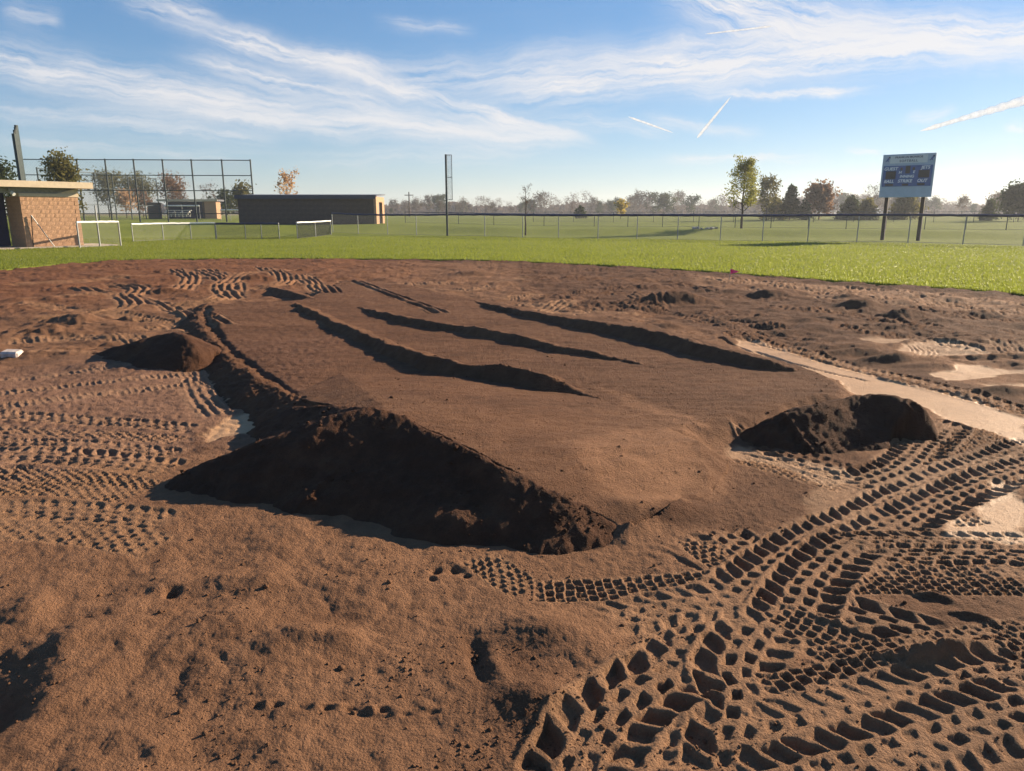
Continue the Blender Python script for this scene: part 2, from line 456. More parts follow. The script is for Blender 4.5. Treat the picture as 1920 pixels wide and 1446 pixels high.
# name: crest, front slope, back slope, reach, lump size
def ridge_z(x, y, P, sl, sr, top, lump, reach, seed, backside=9.0, endk=None, mod=0.0):
    """height of a heap with crest P: left side falls at sl, right side at sr, crest rounded over 'top' metres; -9 away from it"""
    out = np.full(len(x), -9.0)
    wx = x + .05 * pn(x * 3, y * 3, seed) + .02 * pn(x * 11, y * 11, seed + 1); wy = y + .05 * pn(x * 3, y * 3, seed + 2) + .02 * pn(x * 11, y * 11, seed + 3)
    idx, d, off, s, val, end, L = near(wx, wy, P, reach)
    k = np.where(end & (s > L * .5), endk or sr, np.where(off > 0, sl, sr)); val = val * (1 + mod * pn(s * 2.3, s * 0, seed + 8))
    rise = np.sqrt(d * d + top * top) - top
    X = x[idx]; Y = y[idx]
    h = val - k * rise
    h += lump * np.where(off[:] > backside, .25, 1.0) * (pn(X * 6, Y * 6, seed + 4) * .6 + np.abs(pn(X * 13, Y * 13, seed + 5)) * .6 + pn(X * 27, Y * 27, seed + 6) * .25)
    out[idx] = np.where(d < reach, h, -9)
    return out
def bump_at(px, py, z, rx, ry, rot=0.0):
    p = at(px, py, z * .5); return (p[0], p[1], z, rx, ry, rot)
def bumps(x, y, B):
    z = np.zeros(len(x))
    for bx, by, h, rx, ry, a in B:
        m = np.nonzero((np.abs(x - bx) < 3 * max(rx, ry)) & (np.abs(y - by) < 3 * max(rx, ry)))[0]
        dx_ = x[m] - bx; dy_ = y[m] - by; c, s_ = math.cos(a), math.sin(a)
        u = (dx_ * c + dy_ * s_) / rx; v = (-dx_ * s_ + dy_ * c) / ry
        z[m] += h * np.exp(-(u * u + v * v))
    return z
FRONTLUMPS = [bump_at(610, 960, .035, .30, .12, .1), bump_at(690, 940, .015, .16, .10, .2), bump_at(755, 845, .025, .12, .08, -.4), bump_at(840, 848, .02, .10, .08),
              bump_at(870, 1003, .035, .22, .10, -.2)]
def heap_front(x, y):
    a = ridge_z(x, y, CREST, .75, .50, .02, .010, 1.5, 20, .02, 1.1)
    b = ridge_z(x, y, SHOULDER, .52, .60, .05, .010, 1.3, 40)
    a = np.maximum(a, b)
    m = a > -8
    a[m] += bumps(x[m], y[m], FRONTLUMPS)
    return a
HEAPS = {
    'front': heap_front,
    'left': lambda x, y: ridge_z(x, y, LEFTPILE, .55, .50, .04, .010, 1.0, 60),
    'right': lambda x, y: ridge_z(x, y, RIGHTPILE, .75, .58, .05, .012, .9, 70, 9.0, 1.7),
    'windrow': lambda x, y: ridge_z(x, y, WINDROW, .50, .50, .05, .030, .6, 80),
    'ridge1': lambda x, y: ridge_z(x, y, RIDGE1, .35, 1.0, .02, .013, .7, 90, mod=.07),
    'ridge2': lambda x, y: ridge_z(x, y, RIDGE2, .30, .85, .03, .013, .8, 100, mod=.07),
    'ridge3': lambda x, y: ridge_z(x, y, RIDGE3, .45, .9, .03, .013, .8, 110, mod=.07),
    'ridge4': lambda x, y: ridge_z(x, y, RIDGE4, .35, .8, .03, .016, .7, 120, mod=.07),
}

HILLS = [bump_at(1245, 560, .20, .55, .30, .1), bump_at(1290, 565, .10, .4, .25), bump_at(1440, 549, .16, .5, .22), bump_at(1375, 545, .08, .5, .2), bump_at(1610, 572, .15, .35, .16), bump_at(1635, 573, .10, .3, .15), bump_at(1700, 588, .17, .45, .22),
         bump_at(1770, 600, .10, .35, .15), bump_at(1460, 597, .10, .5, .16), bump_at(1520, 603, .10, .45, .14), bump_at(1200, 517, .16, .6, .35), bump_at(1210, 538, .08, .4, .3),
         bump_at(890, 513, .14, .7, .3), bump_at(1040, 510, .08, .6, .3), bump_at(150, 597, .13, .40, .2), bump_at(100, 618, .07, .2, .12), bump_at(270, 575, .11, .3, .18), bump_at(245, 594, .08, .2, .12), bump_at(480, 520, .11, .5, .3),
         bump_at(320, 545, .08, .4, .2), bump_at(560, 520, .06, .5, .3), bump_at(1215, 608, .10, .35, .18), bump_at(1260, 613, .09, .3, .15), bump_at(1850, 665, .06, .5, .12), bump_at(1680, 668, .12, .4, .14), bump_at(1600, 655, .10, .5, .14), bump_at(1560, 645, .08, .5, .14),
         bump_at(1890, 730, .07, .35, .1), bump_at(1750, 683, .05, .3, .1), bump_at(1650, 612, .06, .5, .2), bump_at(1350, 575, .06, .6, .2),
         # foreground
         bump_at(560, 1185, .055, .16, .10, .3), bump_at(640, 1195, .035, .10, .07), bump_at(470, 1160, .03, .2, .1), bump_at(895, 1240, -.03, .035, .13, .25), bump_at(925, 1250, .02, .05, .10, .3),
         bump_at(322, 1124, -.045, .028, .035), bump_at(-75, 1375, -.12, .17, .15), bump_at(-110, 1340, -.08, .20, .20), bump_at(130, 1200, .035, .10, .12), bump_at(60, 1150, .03, .09, .16, .4), bump_at(300, 1400, .02, .06, .05),
         bump_at(420, 1090, .025, .3, .1), bump_at(1040, 1180, .05, .22, .13, -.5), bump_at(1010, 1300, .045, .14, .10), bump_at(1750, 1112, .028, .10, .025, -.4), bump_at(1830, 1150, .028, .09, .025, -.4), bump_at(1780, 1215, .05, .2, .035, .25),
         bump_at(1690, 1225, .03, .2, .03, .1), bump_at(1585, 1170, .02, .15, .03, -.6), bump_at(1240, 965, .05, .35, .10, .35), bump_at(850, 1075, -.02, .05, .03), bump_at(815, 1080, -.03, .02, .02)]
for k in range(9): HILLS.append(bump_at(470 + k * 40 + 9 * math.sin(k * 5), 1316 + 1.5 * k + 3 * math.sin(k * 3), .010 * (1.2 + math.sin(k * 2.3)), .03, .018)); HILLS.append(bump_at(484 + k * 40 + 9 * math.sin(k * 5), 1326 + 1.5 * k + 3 * math.sin(k * 3), -.010 * (1.4 + math.sin(k * 2.3)), .024, .012))
for a_ in (3, 4, 5, 6): HILLS.append(bump_at(843 + 33 * math.cos(a_), 1088 + 17 * math.sin(a_), -.022, .018, .015))

# tracks: photo points, width in metres, tread, pitch, depth
TRACKS = [
    ([(380, 690), (398, 730), (440, 775)], .55, 'ribs', .085, .018), ([(440, 715), (490, 745), (510, 762)], .35, 'ribs', .075, .016),
    ([(-40, 716), (150, 697), (330, 674)], .20, 'fine', .06, .014), ([(-40, 745), (150, 722), (380, 698)], .22, 'fine', .06, .014), ([(-40, 769), (200, 737), (420, 712)], .22, 'fine', .06, .014), ([(0, 664), (130, 660), (330, 680)], .12, 'ribs', .06, .010),
    ([(-60, 772), (150, 783), (375, 803)], .24, 'lug', .095, .024), ([(-60, 796), (180, 812), (360, 824)], .20, 'fine', .055, .015), ([(-60, 818), (170, 833), (350, 848)], .22, 'lug', .09, .022), ([(-60, 846), (170, 858), (335, 880)], .36, 'lug', .10, .026),
    ([(-60, 880), (150, 893), (300, 918)], .24, 'fine', .05, .016), ([(-60, 912), (120, 916), (260, 935)], .22, 'fine', .05, .014), ([(-60, 950), (120, 958), (330, 985)], .30, 'lug', .10, .012), ([(-60, 985), (150, 1000), (320, 1030)], .25, 'fine', .06, .008),
    ([(150, 540), (260, 560), (360, 590), (420, 625)], .5, 'ribs', .16, .05), ([(30, 565), (140, 580), (300, 600), (380, 625)], .4, 'lug', .12, .03),
    ([(380, 505), (430, 530), (420, 560), (330, 575)], .7, 'ribs', .17, .055), ([(490, 500), (540, 525), (470, 545)], .6, 'ribs', .16, .055), ([(560, 515), (600, 540), (620, 560)], .6, 'ribs', .15, .05),
    ([(200, 530), (260, 540), (230, 560)], .6, 'ribs', .17, .055), ([(10, 560), (120, 558), (230, 550)], .4, 'lug', .14, .03), ([(640, 525), (720, 557), (830, 600)], .36, 'ribs', .18, .05),
    ([(20, 530), (140, 528), (260, 515)], .8, 'ribs', .20, .05), ([(60, 600), (180, 590), (250, 572), (230, 552)], .6, 'ribs', .16, .045), ([(440, 560), (420, 535), (470, 512), (560, 505)], .6, 'ribs', .17, .05), ([(330, 505), (360, 520), (340, 545)], .6, 'ribs', .17, .05),
    ([(960, 520), (1100, 523), (1250, 530), (1360, 545)], .8, 'ribs', .2, .045), ([(1100, 545), (1180, 552), (1230, 575), (1180, 590)], .6, 'ribs', .16, .04), ([(1420, 575), (1600, 592), (1760, 620)], .5, 'lug', .14, .035), ([(0, 640), (150, 630), (300, 640)], .4, 'fine', .09, .02),
    ([(250, 615), (340, 612), (420, 600)], .3, 'lug', .14, .03),
    ([(700, 535), (860, 530), (980, 522)], .35, 'fine', .09, .02), ([(760, 540), (880, 545), (930, 535)], .3, 'fine', .09, .02), ([(940, 560), (1060, 548), (1180, 540)], .4, 'fine', .10, .022), ([(960, 570), (1050, 572), (1120, 555), (1230, 550)], .4, 'lug', .13, .025),
    ([(1010, 590), (1040, 575), (1080, 562)], .5, 'ribs', .12, .03), ([(1060, 590), (1180, 575), (1330, 600), (1440, 632)], .4, 'lug', .12, .028), ([(1170, 560), (1260, 585), (1350, 600), (1480, 618)], .35, 'lug', .12, .028),
    ([(1300, 522), (1500, 533), (1700, 550), (1900, 575)], 1.1, 'lug', .16, .035), ([(1400, 530), (1600, 550), (1920, 590)], .8, 'fine', .14, .03), ([(1380, 540), (1600, 562), (1920, 605)], .5, 'fine', .12, .025),
    ([(1560, 612), (1700, 632), (1920, 668)], .30, 'lug', .12, .026), ([(1780, 600), (1850, 612), (1920, 625)], .3, 'fine', .07, .02),
    ([(1360, 619), (1450, 643), (1600, 684), (1720, 713), (1817, 738), (1980, 780)], .34, 'lug', .11, .032), ([(1340, 632), (1450, 667), (1590, 703)], .07, 'groove', .1, .03), ([(1410, 652), (1500, 680), (1640, 713)], .05, 'groove', .1, .025),
    ([(1880, 640), (1900, 655), (1925, 668)], .5, 'ribs', .07, .015), ([(1720, 645), (1735, 655), (1725, 668)], .4, 'ribs', .06, .015),
    ([(1725, 782), (1810, 812), (1940, 858)], .36, 'lug', .10, .045), ([(1715, 800), (1800, 838), (1930, 888)], .30, 'lug', .10, .04),
    ([(1400, 800), (1480, 845), (1600, 885), (1720, 920)], .36, 'lug', .10, .036), ([(1780, 790), (1740, 825), (1690, 870), (1600, 900)], .40, 'lug', .10, .033),
    ([(1860, 800), (1840, 830), (1800, 860)], .20, 'fine', .04, .014),
    ([(1375, 852), (1480, 880), (1600, 912)], .17, 'fine', .045, .016), ([(1370, 838), (1480, 862), (1610, 888)], .05, 'groove', .1, .012),
    ([(1880, 895), (1850, 920), (1830, 945)], .05, 'groove', .1, .02),
    ([(1330, 985), (1400, 1030), (1480, 1085), (1560, 1150)], .36, 'lug', .10, .035),
    ([(1290, 1000), (1350, 1050), (1440, 1090)], .20, 'fine', .045, .016),
    ([(880, 1035), (935, 1065), (1000, 1110)], .20, 'fine', .042, .018), ([(1240, 1030), (1290, 1055), (1330, 1080)], .05, 'groove', .1, .012),
    ([(1720, 950), (1780, 960), (1850, 955)], .22, 'fine', .05, .018),
    ([(1540, 1045), (1700, 1035), (1830, 1028), (1960, 1040)], .24, 'lug', .10, .035),
    ([(980, 1100), (1100, 1098), (1250, 1092), (1400, 1086)], .20, 'fine', .048, .020), ([(1540, 1090), (1680, 1086), (1800, 1084), (1960, 1088)], .20, 'fine', .048, .022),
    ([(1470, 1062), (1600, 1062), (1720, 1058), (1960, 1060)], .13, 'fine', .055, .018),
    ([(1530, 1125), (1660, 1160), (1800, 1195)], .30, 'lug', .13, .034),
    ([(1960, 825), (1860, 862), (1740, 905), (1620, 960), (1520, 1010), (1440, 1070), (1370, 1130), (1310, 1200), (1240, 1300), (1180, 1400), (1150, 1480)], .38, 'lug', .098, .029),
    ([(1960, 860), (1800, 915), (1700, 960), (1600, 1010), (1530, 1070), (1480, 1150), (1440, 1220)], .36, 'lug', .10, .033),
    ([(1440, 1150), (1380, 1240), (1400, 1300), (1380, 1380), (1370, 1470)], .34, 'lug', .11, .032),
    ([(1420, 1130), (1520, 1170), (1640, 1215)], .18, 'fine', .048, .014), ([(1120, 1165), (1250, 1135), (1400, 1120)], .30, 'lug', .10, .014), ([(1500, 1235), (1700, 1212), (1960, 1165)], .18, 'fine', .05, .014), ([(1560, 1010), (1720, 1000), (1960, 1005)], .22, 'lug', .09, .022),
    ([(1280, 1240), (1170, 1310), (1100, 1390), (1060, 1480)], .36, 'lug', .125, .046),
    ([(1420, 1300), (1560, 1270), (1700, 1240), (1960, 1195)], .20, 'fine', .050, .022),
    ([(1400, 1380), (1540, 1352), (1680, 1315), (1820, 1275), (1980, 1240)], .34, 'lug', .095, .026), ([(1380, 1480), (1560, 1440), (1720, 1385), (1850, 1340), (1980, 1300)], .34, 'lug', .098, .029),
]
def q_s(a, b, v): return smooth(a, b, v)
def tread(kind, s, t, hw, pitch, depth, seed):
    u = np.abs(t) / hw
    if kind == 'groove': return -depth * (1 - smooth(.3, 1.0, u))
    if kind == 'ribs':
        return depth * .6 * np.cos(2 * np.pi * t / pitch) * (1 - smooth(.75, 1, u)) * (.75 + .5 * pn(s * 2, t * 2, seed))
    if kind == 'fine':
        k = np.floor(s / pitch); tt = t + np.where(k % 2 == 0, 0.0, pitch * .5)
        a = np.abs(((s / pitch) % 1) - .5) * 2; b = np.abs(((tt / (pitch * 1.15)) % 1) - .5) * 2
        hsh = PERM[(k.astype(np.int32) * 7 + np.floor(tt / pitch).astype(np.int32) * 13) & 255] / 255.0
        return (-depth * (.6 + .6 * hsh) * (1 - smooth(.55, .92, a)) * (1 - smooth(.5, .9, b)) + depth * .15) * (1 - smooth(.88, 1.02, u))
    side = np.where(t > 0, 1, 0)
    sl = s + np.abs(t) * .5 + side * pitch * .5
    k = np.floor(sl / pitch).astype(np.int32); q = np.abs((sl / pitch) % 1 - .5) * 2
    hsh = PERM[(k * 5 + side * 91 + seed * 3) & 255] / 255.0
    wob_ = .10 * pn(s * 14, t * 14, seed)
    outer = smooth(.38, .54, u + wob_) * (1 - smooth(.86, 1.0, u + wob_)) * (1 - smooth(.42, .90, q + wob_))
    depth = depth * .86
    si = s - np.abs(t) * .3 + side * pitch * .35
    ki = np.floor(si / pitch).astype(np.int32); qi = np.abs((si / pitch) % 1 - .5) * 2
    inner = smooth(.06, .14, u) * (1 - smooth(.26, .36, u)) * (1 - smooth(.35, .70, qi))
    h2 = PERM[(ki * 11 + side * 17 + seed) & 255] / 255.0
    h = -depth * (.7 + .5 * hsh) * outer - depth * .75 * (.6 + .6 * h2) * inner
    h += depth * .30 * np.exp(-((u - 1.06) / .1) ** 2)
    return h + .08 * depth
TRK = [(catmull(W(p, .02), 6), wd, kd, pt, dp) for p, wd, kd, pt, dp in TRACKS]

COMPACT_P = [(W([(1370, 636), (1420, 640), (1500, 662), (1600, 694), (1720, 724), (1817, 748), (1940, 782), (1940, 842), (1817, 803), (1725, 768), (1610, 742), (1520, 698), (1430, 668)]), 1.0),
             (W([(1730, 700), (1800, 682), (1850, 685), (1880, 700), (1830, 712), (1770, 712)]), .95), (W([(1670, 662), (1700, 648), (1760, 640), (1890, 665), (1800, 668)]), .7), (W([(1850, 690), (1930, 692), (1930, 700), (1860, 700)]), .8),
             (W([(1850, 722), (1930, 718), (1930, 735), (1880, 735)]), .7), (W([(1600, 635), (1720, 636), (1700, 645), (1640, 645)]), .6),
             (W([(1930, 890), (1860, 905), (1830, 950), (1790, 985), (1780, 1003), (1860, 1012), (1930, 1020)]), .9), (W([(1360, 850), (1400, 835), (1620, 890), (1610, 920), (1560, 920)]), .6),
             (W([(400, 835), (415, 790), (460, 763), (530, 765), (555, 785), (480, 815)]), .9), (W([(380, 690), (420, 692), (500, 745), (470, 775), (430, 770)]), .5),
             (W([(1500, 940), (1620, 880), (1700, 860), (1930, 850), (1930, 880), (1700, 930), (1560, 1010)]), .35)]
DARK_P = [(W([(1112, 744), (1190, 770), (1318, 824), (1302, 834), (1170, 786)]), .10, .05),  # pale stripe: the sunlit ridge tail painted into the soil colour
          (W([(1060, 890), (1180, 850), (1290, 818), (1335, 930), (1200, 1000), (1120, 960)]), .02, .16),  # paler facet: brightness of the sun-facing slope put into the soil colour
          (W([(960, 495), (1100, 499), (1300, 511), (1500, 527), (1950, 560), (1950, 650), (1700, 640), (1550, 650), (1450, 650), (1330, 625), (1240, 600), (1000, 560)]), .78, .6),
          (W([(1290, 515), (1500, 529), (1960, 566), (1960, 600), (1700, 575), (1300, 535)]), .35, .3),
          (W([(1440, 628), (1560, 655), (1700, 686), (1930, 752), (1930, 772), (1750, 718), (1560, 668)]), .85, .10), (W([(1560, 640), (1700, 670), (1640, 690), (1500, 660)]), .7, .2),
          (W([(1200, 998), (1250, 965), (1335, 930), (1385, 955), (1340, 985), (1270, 1000)]), .95, .05),  # dark strip: shade below the bed edge painted into the soil colour
          (W([(1395, 870), (1560, 920), (1560, 950), (1500, 985), (1420, 1000), (1290, 1000), (1320, 930)]), .65, .15), (W([(1380, 800), (1480, 790), (1700, 880), (1640, 905), (1400, 840)]), .7, .1),
          (W([(1500, 990), (1640, 960), (1800, 980), (1780, 1040), (1560, 1050)]), .6, .12), (W([(1750, 790), (1930, 840), (1900, 870), (1760, 860)]), .6, .1), (W([(1620, 1100), (1930, 1100), (1930, 1230), (1600, 1240)]), .55, .12),
          (W([(1650, 1400), (1930, 1340), (1930, 1500), (1500, 1500)]), .5, .12), (W([(860, 1180), (1080, 1200), (1050, 1420), (960, 1480), (880, 1300)]), .5, .15), (W([(340, 860), (420, 790), (440, 790), (400, 850)]), .5, .08),
          (W([(-80, 1200), (60, 1230), (40, 1500), (-200, 1500)]), .3, .2), (W([(480, 1150), (700, 1150), (700, 1230), (520, 1230)]), .35, .12)]
_pt = {k: np.array([*at(px, py, z), z]) for k, (px, py, z) in dict(a=(735, 775, .40), a2=(640, 764, .30), b=(900, 851, .30), c=(1000, 905, .225), d=(1100, 958, .118), e=(1192, 1001, .01), f=(1334, 930, .02),
    g=(1366, 868, .02), h=(1312, 827, .155), i=(1180, 772, .14), j=(1115, 746, .13), k=(880, 705, .125), l=(640, 700, .125), m=(540, 745, .13)).items()}
PLANES = [np.array([_pt[q] for q in t_]) for t_ in (
    ('a', 'b', 'i'), ('a', 'i', 'j'), ('a', 'j', 'k'), ('a', 'k', 'l'), ('a', 'a2', 'l'), ('a2', 'l', 'm'), ('b', 'c', 'h'), ('b', 'h', 'i'), ('c', 'd', 'f'), ('c', 'f', 'h'), ('d', 'e', 'f'), ('f', 'g', 'h'))]

def ground(x, y):
    """the infield surface: height, and how moist (with painted light and shade), compact, red and grey the soil is"""
    r = np.hypot(x, y); th = np.arctan2(x, y)
    n_lo = pn(x / 2.4, y / 2.4, 1); n_md = pn(x / .8, y / .8, 2)
    z = .030 * n_lo + .014 * n_md
    wx = x + .12 * pn(x * 1.7, y * 1.7, 8) + .05 * pn(x * 7, y * 7, 9) + .02 * pn(x * 23, y * 23, 13); wy = y + .12 * pn(x * 1.7, y * 1.7, 10) + .05 * pn(x * 7, y * 7, 11) + .02 * pn(x * 23, y * 23, 14)
    moist_shade = np.full(len(x), .12); compact = np.zeros(len(x)); red = np.zeros(len(x)); grey = np.zeros(len(x)); rough = np.full(len(x), 1.0)
    far = smooth(7.5, 11, r)
    z += far * (.05 * pn(x / 1.3, y / .7, 5) + .035 * np.abs(pn(x / .6, y / .4, 6)) + .02 * pn(x / .3, y / .25, 7))
    right_far = smooth(0.5, 5, x) * far
    z += right_far * (.028 * pn(x / .9, y / .5, 15)) + far * (.022 * np.abs(pn(x / .22, y / .18, 23)) + .016 * pn(x / .11, y / .10, 24)) * np.clip(.6 + 1.2 * pn(x / 1.6, y / 1.2, 25), .1, 1.3)
    moist_shade += far * (.22 + .12 * n_md)
    red = smooth(12, 20, r) * (1 - smooth(-7, 0, x)) * .75
    lfront = smooth(0.2, -1.0, x) * (1 - smooth(3.2, 4.5, r))
    z += lfront * (.030 * pn(x / .45, y / .45, 16) + .016 * np.abs(pn(x / .2, y / .2, 17)))
    leftmid = smooth(-1.6, -2.4, x) * smooth(5.2, 5.8, r) * (1 - smooth(9.0, 10.5, r))
    grey += leftmid * .75
    bed = polydist(x + .04 * pn(x * 1.7, y * 1.7, 8) + .02 * pn(x * 7, y * 7, 9), y + .04 * pn(x * 1.7, y * 1.7, 10) + .02 * pn(x * 7, y * 7, 11), BED, 1.4)
    ramp = smooth(6.6, 5.0, y) * smooth(-.6, .4, x)
    bm = smooth(-.05, .15, bed) * (1 - ramp) + smooth(-.05, .30, bed) * ramp
    z = z * (1 - .75 * bm) + bm * (.12 + .007 * pn(x * 3, y * 13, 18) + .006 * np.abs(pn(x * 9, y * 16, 26)))
    moist_shade = moist_shade * (1 - bm) + bm * (.66 + .20 * pn(x * .8, y * 1.6, 19)); rough = rough * (1 - bm) + bm * .45
    compact *= 1 - bm; red = red * (1 - bm) + bm * .22 * smooth(2, -2, x)
    # near end of the bed: raked planes that rise to the crest of the front heap
    top = np.full(len(x), -9.0)
    for tri in PLANES:
        (x0, y0, z0), (x1, y1, z1), (x2, y2, z2) = tri
        m = np.nonzero((x > tri[:, 0].min() - .3) & (x < tri[:, 0].max() + .3) & (y > tri[:, 1].min() - .3) & (y < tri[:, 1].max() + .3))[0]
        det = (y1 - y2) * (x0 - x2) + (x2 - x1) * (y0 - y2)
        X = x[m] + .02 * pn(x[m] * 5, y[m] * 5, 27); Y = y[m] + .02 * pn(x[m] * 5, y[m] * 5, 28)
        a = ((y1 - y2) * (X - x2) + (x2 - x1) * (Y - y2)) / det; b = ((y2 - y0) * (X - x2) + (x0 - x2) * (Y - y2)) / det; c = 1 - a - b
        ok = (a >= -.002) & (b >= -.002) & (c >= -.002)
        k = m[ok]; top[k] = np.maximum(top[k], a[ok] * z0 + b[ok] * z1 + c[ok] * z2)
    on = top > -8
    ang = .55
    z[on] = top[on] + .005 * pn((x[on] * math.cos(ang) + y[on] * math.sin(ang)) * 3, (y[on] * math.cos(ang) - x[on] * math.sin(ang)) * 17, 22) + .004 * pn(x[on] * 2, y[on] * 12, 29)
    moist_shade[on] = .64 + .20 * pn(x[on] * .8, y[on] * 1.6, 19); rough[on] = .6; compact[on] = 0
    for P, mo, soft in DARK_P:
        a = smooth(-soft, soft, polydist(wx, wy, P, soft + .3)); moist_shade = moist_shade * (1 - a) + mo * a
    moist_shade = np.maximum(moist_shade, .92 * smooth(1.9, .4, np.interp(th, _ea, _er) - r) * smooth(-9, -3, x))
    for P, st in COMPACT_P:
        a = smooth(-.03, .05, polydist(wx, wy, P, .6)) * st
        compact = np.maximum(compact, a); rough *= 1 - .75 * a; z = z * (1 - .6 * a) - .012 * a
    z += bumps(x, y, HILLS) * np.where(far > .5, .85, 1.0)
    # prints of wheels
    tz = np.zeros(len(x)); tm = np.zeros(len(x))
    for i, (P, wd, kd, pt, dp) in enumerate(TRK):
        hw = wd / 2
        jx = x + .010 * pn(x * 9, y * 9, 30) + .004 * pn(x * 31, y * 31, 31); jy = y + .010 * pn(x * 9, y * 9, 32) + .004 * pn(x * 31, y * 31, 33)
        idx, d, off, s, val, end, L = near(jx, jy, P, hw * 1.35)
        ok = (d < hw * 1.3) & ~end
        idx = idx[ok]; s = s[ok]; off = off[ok]
        fade = smooth(0, .15, s) * (1 - smooth(L - .15, L, s))
        wear = np.clip(.92 + .65 * pn(x[idx] * 1.6, y[idx] * 1.6, 34 + i) + .35 * pn(x[idx] * 6, y[idx] * 6, 35 + i), .30 if P[0, 0] > 0 else .5, 1.15)
        m = (1 - smooth(.95, 1.25, np.abs(off) / hw)) * fade
        h = tread(kd, s, off, hw, pt, dp, i) * wear
        tz[idx] = tz[idx] * (1 - m) + h * m
        mm = m * (.75 if kd != 'groove' else .3)
        tm[idx] = np.maximum(tm[idx], mm)
    inside = smooth(0.0, .4, np.interp(th, _ea, _er) - r)
    z = z + tz * inside
    rough = rough * (1 - .6 * tm)
    moist_shade = moist_shade * (1 - .25 * tm); compact = np.maximum(compact, tm * .28 * (moist_shade < .5))
    # crumbs
    c = .30 * pn(x * 5, y * 5, 50) + .45 * np.abs(pn(x * 11, y * 11, 51)) + .30 * pn(x * 23, y * 23, 52) + .22 * np.abs(pn(x * 47, y * 47, 53))
    z += c * (.0110 * rough) + leftmid * .016 * np.abs(pn(x * 8, y * 8, 54))
    under = smooth(-.05, .25, r - np.interp(th, _ea, _er))
    z = z * (1 - under) - .12 * under
    return z, moist_shade, compact, red, grey, tz * inside

# polar sheet, finer near the viewer
def radii():
    rs = [0.0, .3, .6, .9, 1.15]
    rr = 1.3
    while rr < 33:
        rs.append(rr)
        rr += 1.0 / (.62 * 1233 / (rr * rr) + 150 / rr) if rr < 26 else .12
    return np.array(rs)
RS = radii()
TH = np.concatenate([np.linspace(-math.pi, R(-50), 34)[:-1], np.linspace(R(-50), R(-38.5), 60)[:-1], np.linspace(R(-38.5), R(38.5), 1060)[:-1], np.linspace(R(38.5), R(50), 60)[:-1], np.linspace(R(50), math.pi, 34)[:-1]])
nr, nt = len(RS), len(TH)
gr, gt = np.meshgrid(RS, TH, indexing='ij')
GXX = (gr * np.sin(gt)).ravel(); GYY = (gr * np.cos(gt)).ravel()
gz, g_m, g_c, g_r, g_g, g_t = ground(GXX, GYY)
ii, jj = np.meshgrid(np.arange(nr - 1), np.arange(nt), indexing='ij')
j2 = (jj + 1) % nt
QUADS = np.stack([ii * nt + jj, ii * nt + j2, (ii + 1) * nt + j2, (ii + 1) * nt + jj], -1).reshape(-1, 4)[:, ::-1]
def soil_mesh(name, V, Q, attrs):
    me = from_np(name, V, Q, True)
    for k, a in attrs.items():
        at_ = me.attributes.new(k, 'FLOAT', 'POINT'); at_.data.foreach_set('value', np.asarray(a, np.float32))
    me.materials.append(M_SOIL)
    return me
tag(link('infield_dirt', soil_mesh('infield_dirt', np.stack([GXX, GYY, gz], 1), QUADS, {'moist_shade': g_m, 'compact': g_c, 'red': g_r, 'grey': g_g})),
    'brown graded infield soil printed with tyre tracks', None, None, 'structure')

heap_info = [
    ('front', 'dirt_pile', 'large dark pile of loose soil in the foreground with a long lit crest', 'dirt pile', .97),
    ('left', 'dirt_pile', 'smooth shaded pile of soil at left, near the white base', 'dirt pile', .97),
    ('right', 'dirt_pile', 'steep pile of dark soil at right among deep tyre prints', 'dirt pile', .97),
    ('windrow', 'dirt_ridge', 'crumbly curved ridge of soil along the left edge of the spread bed', 'dirt ridge', .75),
    ('ridge1', 'dirt_ridge', 'longest soil ridge down the middle of the spread bed', 'dirt ridge', .62),
    ('ridge2', 'dirt_ridge', 'soil ridge between the middle ridge and the bright bare strip', 'dirt ridge', .62),
    ('ridge3', 'dirt_ridge', 'soil ridge with a wide shadow beside the bright bare strip at right', 'dirt ridge', .66),
    ('ridge4', 'dirt_ridge', 'short soil ridge behind the far corner of the spread bed', 'dirt ridge', .62)]
heapmax = gz.copy()
for key, nm, lab, cat, mo in heap_info:
    hz = HEAPS[key](GXX, GYY)
    sel = hz > -8
    ix = np.nonzero(sel)[0]
    X = GXX[ix]; Y = GYY[ix]
    c = .30 * pn(X * 5, Y * 5, 50) + .45 * np.abs(pn(X * 11, Y * 11, 51)) + .30 * pn(X * 23, Y * 23, 52) + .22 * np.abs(pn(X * 47, Y * 47, 53))
    hz[ix] += c * .014 + (g_t[ix] * .8 if key == 'right' else 0)
    keepv = (hz > gz - .015)
    qs = QUADS[keepv[QUADS].sum(1) >= 1]
    qs = qs[(hz[qs] > -8).all(1)]
    used, inv = np.unique(qs, return_inverse=True)
    V = np.stack([GXX[used], GYY[used], hz[used]], 1)
    cx, cy = V[:, 0].mean(), V[:, 1].mean()
    V[:, 0] -= cx; V[:, 1] -= cy
    n = len(used)
    me = soil_mesh(nm, V, inv.reshape(-1, 4), {'moist_shade': mo + .1 * pn(GXX[used] * 1.5, GYY[used] * 1.5, 77), 'compact': np.zeros(n), 'red': np.full(n, .08), 'grey': np.zeros(n)})
    o = link(nm, me, None, None, (cx, cy, 0))
    tag(o, lab, cat)
    heapmax = np.maximum(heapmax, np.where(hz > -8, hz, -9))

